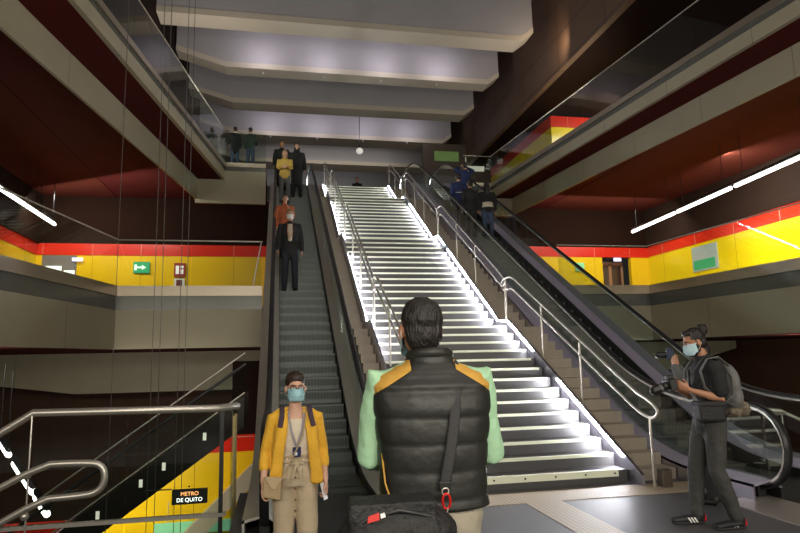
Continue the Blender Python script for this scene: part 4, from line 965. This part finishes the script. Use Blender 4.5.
# backpack straps, lanyard, badge
STR = cloth('dark_strap', (.05, .03, .05), .8, .4, 40)
for s_ in (-1, 1):
    q = MB(); q.tube([(s_*.11, -.06, 1.47), (s_*.112, .03, 1.485), (s_*.118, .105, 1.41), (s_*.135, .135, 1.33)], [(.020, .006)]*4, 8, (1, 0, 0)); q.build('backpack_strap', STR, W_, True)
LAN = cloth('grey_lanyard', (.30, .28, .30), .6, .3, 60)
q = MB()
for s_ in (-1, 1): q.tube([(s_*.055, .0, 1.47), (s_*.062, .085, 1.42), (s_*.045, .128, 1.30), (s_*.012, .128, 1.19), (0, .127, 1.165)], [(.008, .0025)]*5, 6, (1, 0, 0))
q.build('lanyard', LAN, W_, True)
q = MB(); q.box(-.034, .034, .128, .134, 1.085, 1.165); bd = q.build('badge', mat('navy_badge', (.02, .03, .09), .35), W_, bevel=.003)
q = MB(); q.box(-.004, .024, .1345, .136, 1.10, 1.125); q.build('badge_print', mat('badge_white', (.75, .8, .9), .4), bd)
# glasses
GLF = mat('glasses_frame', (.03, .02, .015), .3); hd = V(P['head']); R_ = headrot(P)
gl = empty('glasses', (0, 0, 0)); gl.parent = W_
q = MB()
for s_ in (-1, 1):
    q.tube([hd+R_ @ V((s_*.031+.023*math.cos(a), .104-.004*abs(math.cos(a)), .006+.018*math.sin(a))) for a in [i*2*PI/20 for i in range(21)]], .0018, 6)
    q.tube([hd+R_ @ V((s_*.054, .098, .012)), hd+R_ @ V((s_*.078, .05, .010)), hd+R_ @ V((s_*.082, -.01, .006))], .0018, 6)
q.tube([hd+R_ @ V((-.008, .106, .008)), hd+R_ @ V((.008, .106, .008))], .0018, 6); q.build('frame', GLF, gl, True)
# crossbody purse hanging at her right hip, phone in her left hand
pu = empty('handbag', (0, 0, 0), 0, 'small beige crossbody purse with a folded flap at the yellow-cardigan woman\'s hip', 'bag'); pu.matrix_world = W_.matrix_world
pu.location = W_.location; pu.rotation_euler = W_.rotation_euler; pu.scale = W_.scale
PUR = mat('tan_leather', (.42, .30, .16), .5, 0, .08, 20, .2, 60)
def SX(v): return -v                      # her right side is -x?  (facing the viewer, image left = local +x)
q = MB(); q.prism([(.115, .165, .945), (.255, .130, .955), (.262, .130, .80), (.125, .170, .775)], (.012, .055, 0)); q.build('pouch', PUR, pu, bevel=.012)
q = MB(); q.prism([(.113, .222, .950), (.257, .187, .960), (.205, .202, .868), (.175, .208, .860)], (.002, .010, 0)); q.build('flap', mat('tan_leather_light', (.50, .37, .21), .5), pu, bevel=.003)
q = MB(); q.tube([(.125, .20, .945), (.03, .165, 1.10), (-.045, .150, 1.25), (-.075, .120, 1.40), (-.085, .03, 1.475), (-.07, -.06, 1.45)], [(.0055, .003)]*6, 6, (1, 0, 0)); q.build('strap', PUR, pu, True)
ph = empty('phone', (0, 0, 0), 0, 'white phone held low in the yellow-cardigan woman\'s hand', 'phone'); ph.location = W_.location; ph.rotation_euler = W_.rotation_euler; ph.scale = W_.scale
wl = V(P['wrL'])+V((.018, .045, -.085)); q = MB(); q.box(-.034, .034, -.005, .005, -.075, .06); o = q.build('case', mat('white_phone', (.80, .78, .78), .3), ph, bevel=.004); o.location = wl; o.rotation_euler = (.25, 0, 1.0)

# ================================================================== man seen from behind in the quilted vest
M_ = empty('person', (.598, 2.42, 0), D(-5), 'man seen from behind in a black quilted vest with mustard shoulders and mint green sleeves', 'person'); M_.scale = (1.79/1.75,)*3
P = J(wide=1.08, head=(-.03, .02, 1.612), yaw=D(6), pitch=D(4), neck=(0, -.01, 1.48), shL=(-.195, 0, 1.42), shR=(.195, 0, 1.42), elL=(-.235, .04, 1.13), elR=(.235, .04, 1.13), wrL=(-.14, .28, 1.10), wrR=(.15, .28, 1.10), hdL=(.7, .6, .1), hdR=(-.7, .6, .1), hnL=(0, 0, -1), hnR=(0, 0, -1), htL=(0, 1, 0), htR=(0, 1, 0), curl=.9)
body(M_, P, SKINT, .008); eyes(M_, P); mask(M_, P, MASKB, grow=1.06)
hair(M_, P, mat('black_hair', (.016, .013, .012), .45, 0, .5, 80, .6, 120, stretch=(1, 1, .3)), 'short', .006)
MINT = cloth('mint_sweatshirt', (.40, .66, .42), .85, .06, 12, .4, 25)
q = MB()
q.tube([(0, 0, .90), (0, 0, 1.05), (0, 0, 1.28), (0, 0, 1.42), (0, -.01, 1.50)], [(.165, .12), (.155, .115), (.17, .115), (.185, .09), (.070, .066)], 18)
for S in 'LR':
    sh, el, wr = V(P['sh'+S]), V(P['el'+S]), V(P['wr'+S])
    q.tube([lerp(P['neck'], sh, .5)-V((0, 0, .015)), sh+V((0, 0, .006)), lerp(sh, el, .35), lerp(sh, el, .75), el, lerp(el, wr, .2), lerp(el, wr, .6), lerp(el, wr, .92)], [.06, .066, .061, .056, .054, .052, .048, .038], 14)
q.remesh('sweatshirt', MINT, M_, .009, 3, wrinkle(.012, 9, .8))
trousers(M_, P, cloth('pale_trousers', (.40, .36, .28), .85, .1, 10, .4, 20), .018, .012, .97, .007, 0, 'trousers', .03); shoes(M_, P, SHOE)
# the vest: a directly shaped shell with quilting ridges
rowsz = []; z = .965
while z < 1.525: rowsz.append(z); z += .0085
def prof(z):
    K = [(.88, .208, .150), (.95, .205, .150), (1.05, .200, .145), (1.2, .212, .150), (1.32, .226, .150), (1.40, .228, .138), (1.44, .200, .118), (1.470, .145, .098), (1.492, .096, .088), (1.53, .076, .080)]
    for (a, x1, y1), (c, x2, y2) in zip(K, K[1:]):
        if z <= c: t = max(0, (z-a)/(c-a)); t = t*t*(3-2*t) if z > 1.36 else t; return x1+(x2-x1)*t, y1+(y2-y1)*t
    return K[-1][1:]
NS = 96; vv = []; ff = []
for z in rowsz:
    rx, ry = prof(z); qz = (z-.905)/.096; puff = abs(math.sin(PI*qz))**.28 if z < 1.455 else .8
    for k in range(NS):
        a = 2*PI*k/NS; c, s_ = math.cos(a), math.sin(a); e = .82
        x = math.copysign(abs(c)**e, c)*rx; y_ = math.copysign(abs(s_)**e, s_)*ry
        w1 = noise.noise(V((x*11, y_*11, z*16)))+.6*noise.noise(V((x*30, y_*30, z*30))); dd = .0095*(puff-.6)+.0028*w1
        x += c*dd; y_ += s_*dd
        if y_ < 0 and z > 1.2: y_ += .014*math.exp(-(x/.03)**2)*0
        vv.append((x, y_-.005, z))
for j in range(len(rowsz)-1):
    for k in range(NS): ff.append((j*NS+k, j*NS+(k+1) % NS, (j+1)*NS+(k+1) % NS, (j+1)*NS+k))
_me = bpy.data.meshes.new('vest'); _me.from_pydata(vv, [], ff); _bm = bmesh.new(); _bm.from_mesh(_me)
for s_ in (-1, 1):
    bmesh.ops.bisect_plane(_bm, geom=_bm.verts[:]+_bm.edges[:]+_bm.faces[:], plane_co=(s_*.085, 0, 1.462), plane_no=V((s_*.62, 0, 1)).normalized())
    bmesh.ops.bisect_plane(_bm, geom=_bm.verts[:]+_bm.edges[:]+_bm.faces[:], plane_co=(s_*.085, 0, 1.3), plane_no=(1, 0, 0))
_bm.verts.ensure_lookup_table(); _bm.verts.index_update(); vv = [tuple(v.co) for v in _bm.verts]; yoke = []; shell = []
for f_ in _bm.faces:
    c = f_.calc_center_median(); lim = 1.462-.62*max(0, abs(c.x)-.085)
    (yoke if (abs(c.x) > .085 and c.z > lim and c.z < 1.50) else shell).append(tuple(v.index for v in f_.verts))
_bm.free()
VEST = mat('black_nylon', (.018, .019, .016), .48, 0, .2, 14, .14, 26)
OCH = cloth('mustard_yoke', (.60, .33, .055), .8, .08, 14, .3, 30)
q = MB(); q.v = vv; q.f = shell; ve = q.build('quilted_vest', VEST, M_, True); md = ve.modifiers.new('t', 'SOLIDIFY'); md.thickness = .006
q = MB(); q.v = vv; q.f = yoke; yo = q.build('shoulder_panel', OCH, ve, True); md = yo.modifiers.new('t', 'SOLIDIFY'); md.thickness = .008
q = MB(); q.tube([(.083*math.sin(a), .085*math.cos(a)-.005, 1.515+.012*math.cos(a+PI)) for a in [i*2*PI/28 for i in range(29)]], (.020, .010), 8, (0, 0, 1)); q.build('collar', VEST, ve, True)
q = MB(); q.tube([(-.198, -.07, 1.16), (-.19, -.098, 1.06), (-.165, -.13, .985)], .0035, 6); q.build('ochre_piping', OCH, ve, True)
# shoulder bag: strap across the back, bag at his left hip, red carabiner
BAGM = mat('black_bag_nylon', (.013, .013, .014), .6, 0, .3, 25, .4, 60)
bg = empty('shoulder_bag', (.598, 2.42, 0), D(-5), 'black padded shoulder bag hanging at the left hip of the man in the quilted vest', 'bag')
q = MB(); q.tube([(.080, .03, 1.550), (.082, -.07, 1.520), (.078, -.135, 1.43), (.058, -.176, 1.30), (.040, -.180, 1.20), (.015, -.184, 1.09)], [(.021, .004)]*6, 8, (1, 0, 0)); q.build('strap', cloth('webbing', (.04, .04, .042), .8, .2, 60, .3, 150), bg, True)
q = MB(); q.box(-.008, .036, -.194, -.178, 1.07, 1.10); q.build('buckle', BLACKP, bg, bevel=.004)
q = MB()
q.box(-.335, -.035, -.325, -.175, .80, 1.065); q.ell((-.225, -.25, .93), (.155, .11, .13)); q.ell((-.11, -.24, .93), (.155, .105, .13)); q.ell((-.17, -.25, .85), (.19, .11, .13))
def bagf(p, n): return p+n*(.004*noise.noise(p*12)+.003*math.sin(p.z*60+p.x*8)*(1 if p.z > .95 else .3))
q.remesh('pouch', BAGM, bg, .008, 4, bagf)
q = MB(); q.tube([(-.34, -.29, .97), (-.27, -.34, 1.02), (-.17, -.348, 1.045), (-.06, -.325, 1.02), (.0, -.28, .98)], .006, 6); q.build('zip', mat('grey_zip', (.05, .05, .05), .4), bg, True)
q = MB(); q.prism([(-.275, -.350, 1.01), (-.235, -.354, 1.02), (-.237, -.350, 1.042), (-.272, -.347, 1.03)], (0, .006, 0)); q.build('logo_patch', mat('red_patch', (.7, .03, .02), .4), bg)
q = MB(); q.prism([(-.231, -.354, 1.024), (-.215, -.3535, 1.028), (-.218, -.350, 1.041), (-.233, -.351, 1.037)], (0, .006, 0)); q.build('logo_print', mat('patch_white', (.8, .8, .8), .4), bg)
q = MB(); q.tube([(.015+.014*math.sin(a), -.205, 1.035+.026*math.cos(a)) for a in [i*2*PI/20 for i in range(21)]], .0045, 8); q.build('carabiner', mat('red_metal', (.75, .02, .02), .25, .4), bg, True)
q = MB(); q.tube([(.012+.012*math.sin(a), -.205, 1.068+.012*math.cos(a)) for a in [i*2*PI/16 for i in range(17)]], .003, 8); q.build('ring', STEEL, bg, True)
q = MB(); q.tube([(.018, -.21, 1.01), (.010, -.225, .985), (-.005, -.235, .96)], .003, 6); q.build('hook', STEEL, bg, True)

# ================================================================== man with the camera and backpack on the right
C_ = empty('person', (3.86, 5.08, 0), D(84), 'bearded man in black T-shirt with hair bun, mask and backpack, looking at his camera', 'person'); C_.scale = (1.0,)*3
P = J(wide=.98, head=(0, .085, 1.615), pitch=D(-16), neck=(0, .01, 1.47), chest=(0, -.01, 1.28), shL=(-.185, .01, 1.40), shR=(.185, .01, 1.40),
      elL=(-.215, .00, 1.115), wrL=(-.10, .225, 1.195), hdL=(.35, .75, .45), hnL=(.7, -.2, .3), htL=(0, 0, 1), elR=(.215, .02, 1.12), wrR=(.11, .235, 1.20), hdR=(-.35, .75, .40), hnR=(-.7, -.2, .3), htR=(0, 0, 1), curl=1.1,
      kneeL=(-.09, .03, .49), ankL=(-.10, -.11, .085), kneeR=(.10, .11, .49), ankR=(.10, .14, .085), toeL=(-.02, .17), toeR=(.03, .17))
body(C_, P, SKINT, .006); eyes(C_, P); mask(C_, P, mat('mask_pale_blue', (.45, .62, .68), .8)); hair(C_, P, HAIRB, 'bun', .006)
hd = V(P['head']); R_ = headrot(P)
q = MB(); q.ell(hd+R_ @ V((0, .045, -.088)), (.052, .052, .038), R_); q.ell(hd+R_ @ V((.05, .012, -.05)), (.022, .03, .04), R_); q.ell(hd+R_ @ V((-.05, .012, -.05)), (.022, .03, .04), R_)
q.remesh('beard', HAIRB, C_, .006, 2)
top(C_, P, cloth('black_tee', (.013, .013, .014), .85, .2, 10, .4, 22), 'tee_shirt', 'short', -.07, .016, .009, .007)
DJ = cloth('charcoal_jeans', (.050, .050, .046), .85, .3, 7, .5, 25); trousers(C_, P, DJ, .016, .009, .95, .009)
shoes(C_, P, mat('black_trainer', (.012, .012, .013), .5), mat('dark_sole', (.03, .03, .03), .6))
for S, sx in (('L', -1), ('R', -1)):
    an = V(P['ank'+S])
    q = MB(); q.tube([an+V((0, -.055, -.015)), an+V((0, -.060, -.045))], [(.034, .022), (.036, .022)], 10); q.build('heel_patch', mat('red_heel', (.65, .02, .03), .5), C_, True)
    for k in range(3):
        y0 = .02+k*.028; x = -.0475
        q = MB(); q.prism([an+V((x-.001, y0, -.062)), an+V((x-.001, y0+.013, -.062)), an+V((x+.010, y0+.035, -.022)), an+V((x+.010, y0+.022, -.022))], (.006, 0, 0)); q.build('stripe', mat('white_stripe', (.8, .8, .8), .5), C_)
# tattoo ink on the forearm
TAT = mat('tattoo_ink', (.10, .06, .05), .6)
# backpack
BK = empty('backpack', (3.86, 5.08, 0), D(84), 'grey backpack worn by the bearded man', 'backpack')
GB = cloth('grey_canvas', (.14, .14, .135), .8, .15, 14, .4, 40)
q = MB(); q.ell((0, -.215, 1.22), (.145, .075, .20)); q.ell((0, -.225, 1.12), (.15, .085, .14)); q.ell((0, -.20, 1.34), (.115, .06, .08)); q.remesh('pack', GB, BK, .01, 3, wrinkle(.006))
for s_ in (-1, 1):
    q = MB(); q.tube([(s_*.11, -.16, 1.40), (s_*.115, -.06, 1.485), (s_*.12, .05, 1.465), (s_*.135, .128, 1.36), (s_*.165, .118, 1.22), (s_*.19, .02, 1.12), (s_*.16, -.13, 1.06)], [(.020, .006)]*7, 8, (1, 0, 0)); q.build('strap', GB, BK, True)
cl = empty('scarf', (3.86, 5.08, 0), D(84), 'camouflage patterned cloth bundle tied below the grey backpack', 'cloth')
cm = mat('camo_cloth', (.22, .17, .11), .85, 0, .0); nt = cm.node_tree; n_ = nt.nodes.new('ShaderNodeTexNoise'); n_.inputs['Scale'].default_value = 16; r_ = nt.nodes.new('ShaderNodeValToRGB'); r_.color_ramp.interpolation = 'CONSTANT'
r_.color_ramp.elements[0].color = (.06, .045, .03, 1); r_.color_ramp.elements[1].position = .47; r_.color_ramp.elements[1].color = (.30, .24, .16, 1); e_ = r_.color_ramp.elements.new(.56); e_.color = (.14, .13, .10, 1)
nt.links.new(n_.outputs[0], r_.inputs[0]); nt.links.new(r_.outputs[0], nt.nodes['Principled BSDF'].inputs['Base Color'])
q = MB(); q.ell((-.05, -.29, 1.02), (.08, .055, .07)); q.ell((-.02, -.22, .99), (.09, .06, .06)); q.ell((-.06, -.32, 1.00), (.05, .035, .05)); q.remesh('bundle', cm, cl, .008, 2, wrinkle(.012, 22))
# belt bag at his front
fb = empty('camera_bag', (3.86, 5.08, 0), D(84), 'black camera bag on the bearded man\'s hip under his arm', 'bag')
q = MB(); q.prism([(-.245, -.02, .92), (-.245, .21, .93), (-.245, .225, 1.09), (-.245, -.01, 1.09)], (.13, 0, 0)); q.build('pouch', BAGM, fb, bevel=.025)
q = MB(); q.prism([(-.252, -.03, 1.05), (-.252, .235, 1.055), (-.252, .235, 1.10), (-.252, -.03, 1.10)], (.145, 0, 0)); q.build('lid', BAGM, fb, bevel=.015)
q = MB(); q.tube([(-.20, -.03, 1.08), (-.19, -.13, 1.15), (-.12, -.17, 1.30), (.0, -.14, 1.46), (.09, -.05, 1.50), (.13, .10, 1.36), (.05, .15, 1.20), (-.15, .19, 1.09)], [(.016, .003)]*8, 8, (1, 0, 0)); q.build('strap', cloth('grey_strap', (.16, .16, .15), .8, .2, 40), fb, True)
# camera
ca = empty('camera', (3.86, 5.08, 0), D(84), 'black camera with long lens held by the bearded man', 'camera')
cb = MB(); cb.prism([(-.07, .30, 1.20), (.07, .30, 1.20), (.07, .37, 1.185), (-.07, .37, 1.185)], (0, .02, .10)); o = cb.build('camera_body', BLACKP, ca, bevel=.010)
q = MB(); q.prism([(-.028, .315, 1.295), (.028, .315, 1.295), (.028, .385, 1.285), (-.028, .385, 1.285)], (0, .0, .035)); q.build('viewfinder', BLACKP, ca, bevel=.008)
q = MB(); q.tube([(0, .37, 1.235), (0, .43, 1.215)], .036, 18); q.tube([(0, .43, 1.215), (0, .50, 1.19)], .041, 18); q.build('lens', mat('lens_black', (.01, .01, .01), .3), ca, True)
q = MB(); q.tube([(.0, .44, 1.211), (.0, .447, 1.209)], .043, 18); q.build('lens_ring', mat('lens_grey', (.10, .10, .10), .4), ca, True)
q = MB(); q.tube([(-.07, .32, 1.29), (-.12, .22, 1.31), (-.09, .10, 1.44), (-.07, .0, 1.52)], [(.012, .002)]*4, 6, (1, 0, 0)); q.build('neck_strap', cloth('webbing', (.04, .04, .042)), ca, True)
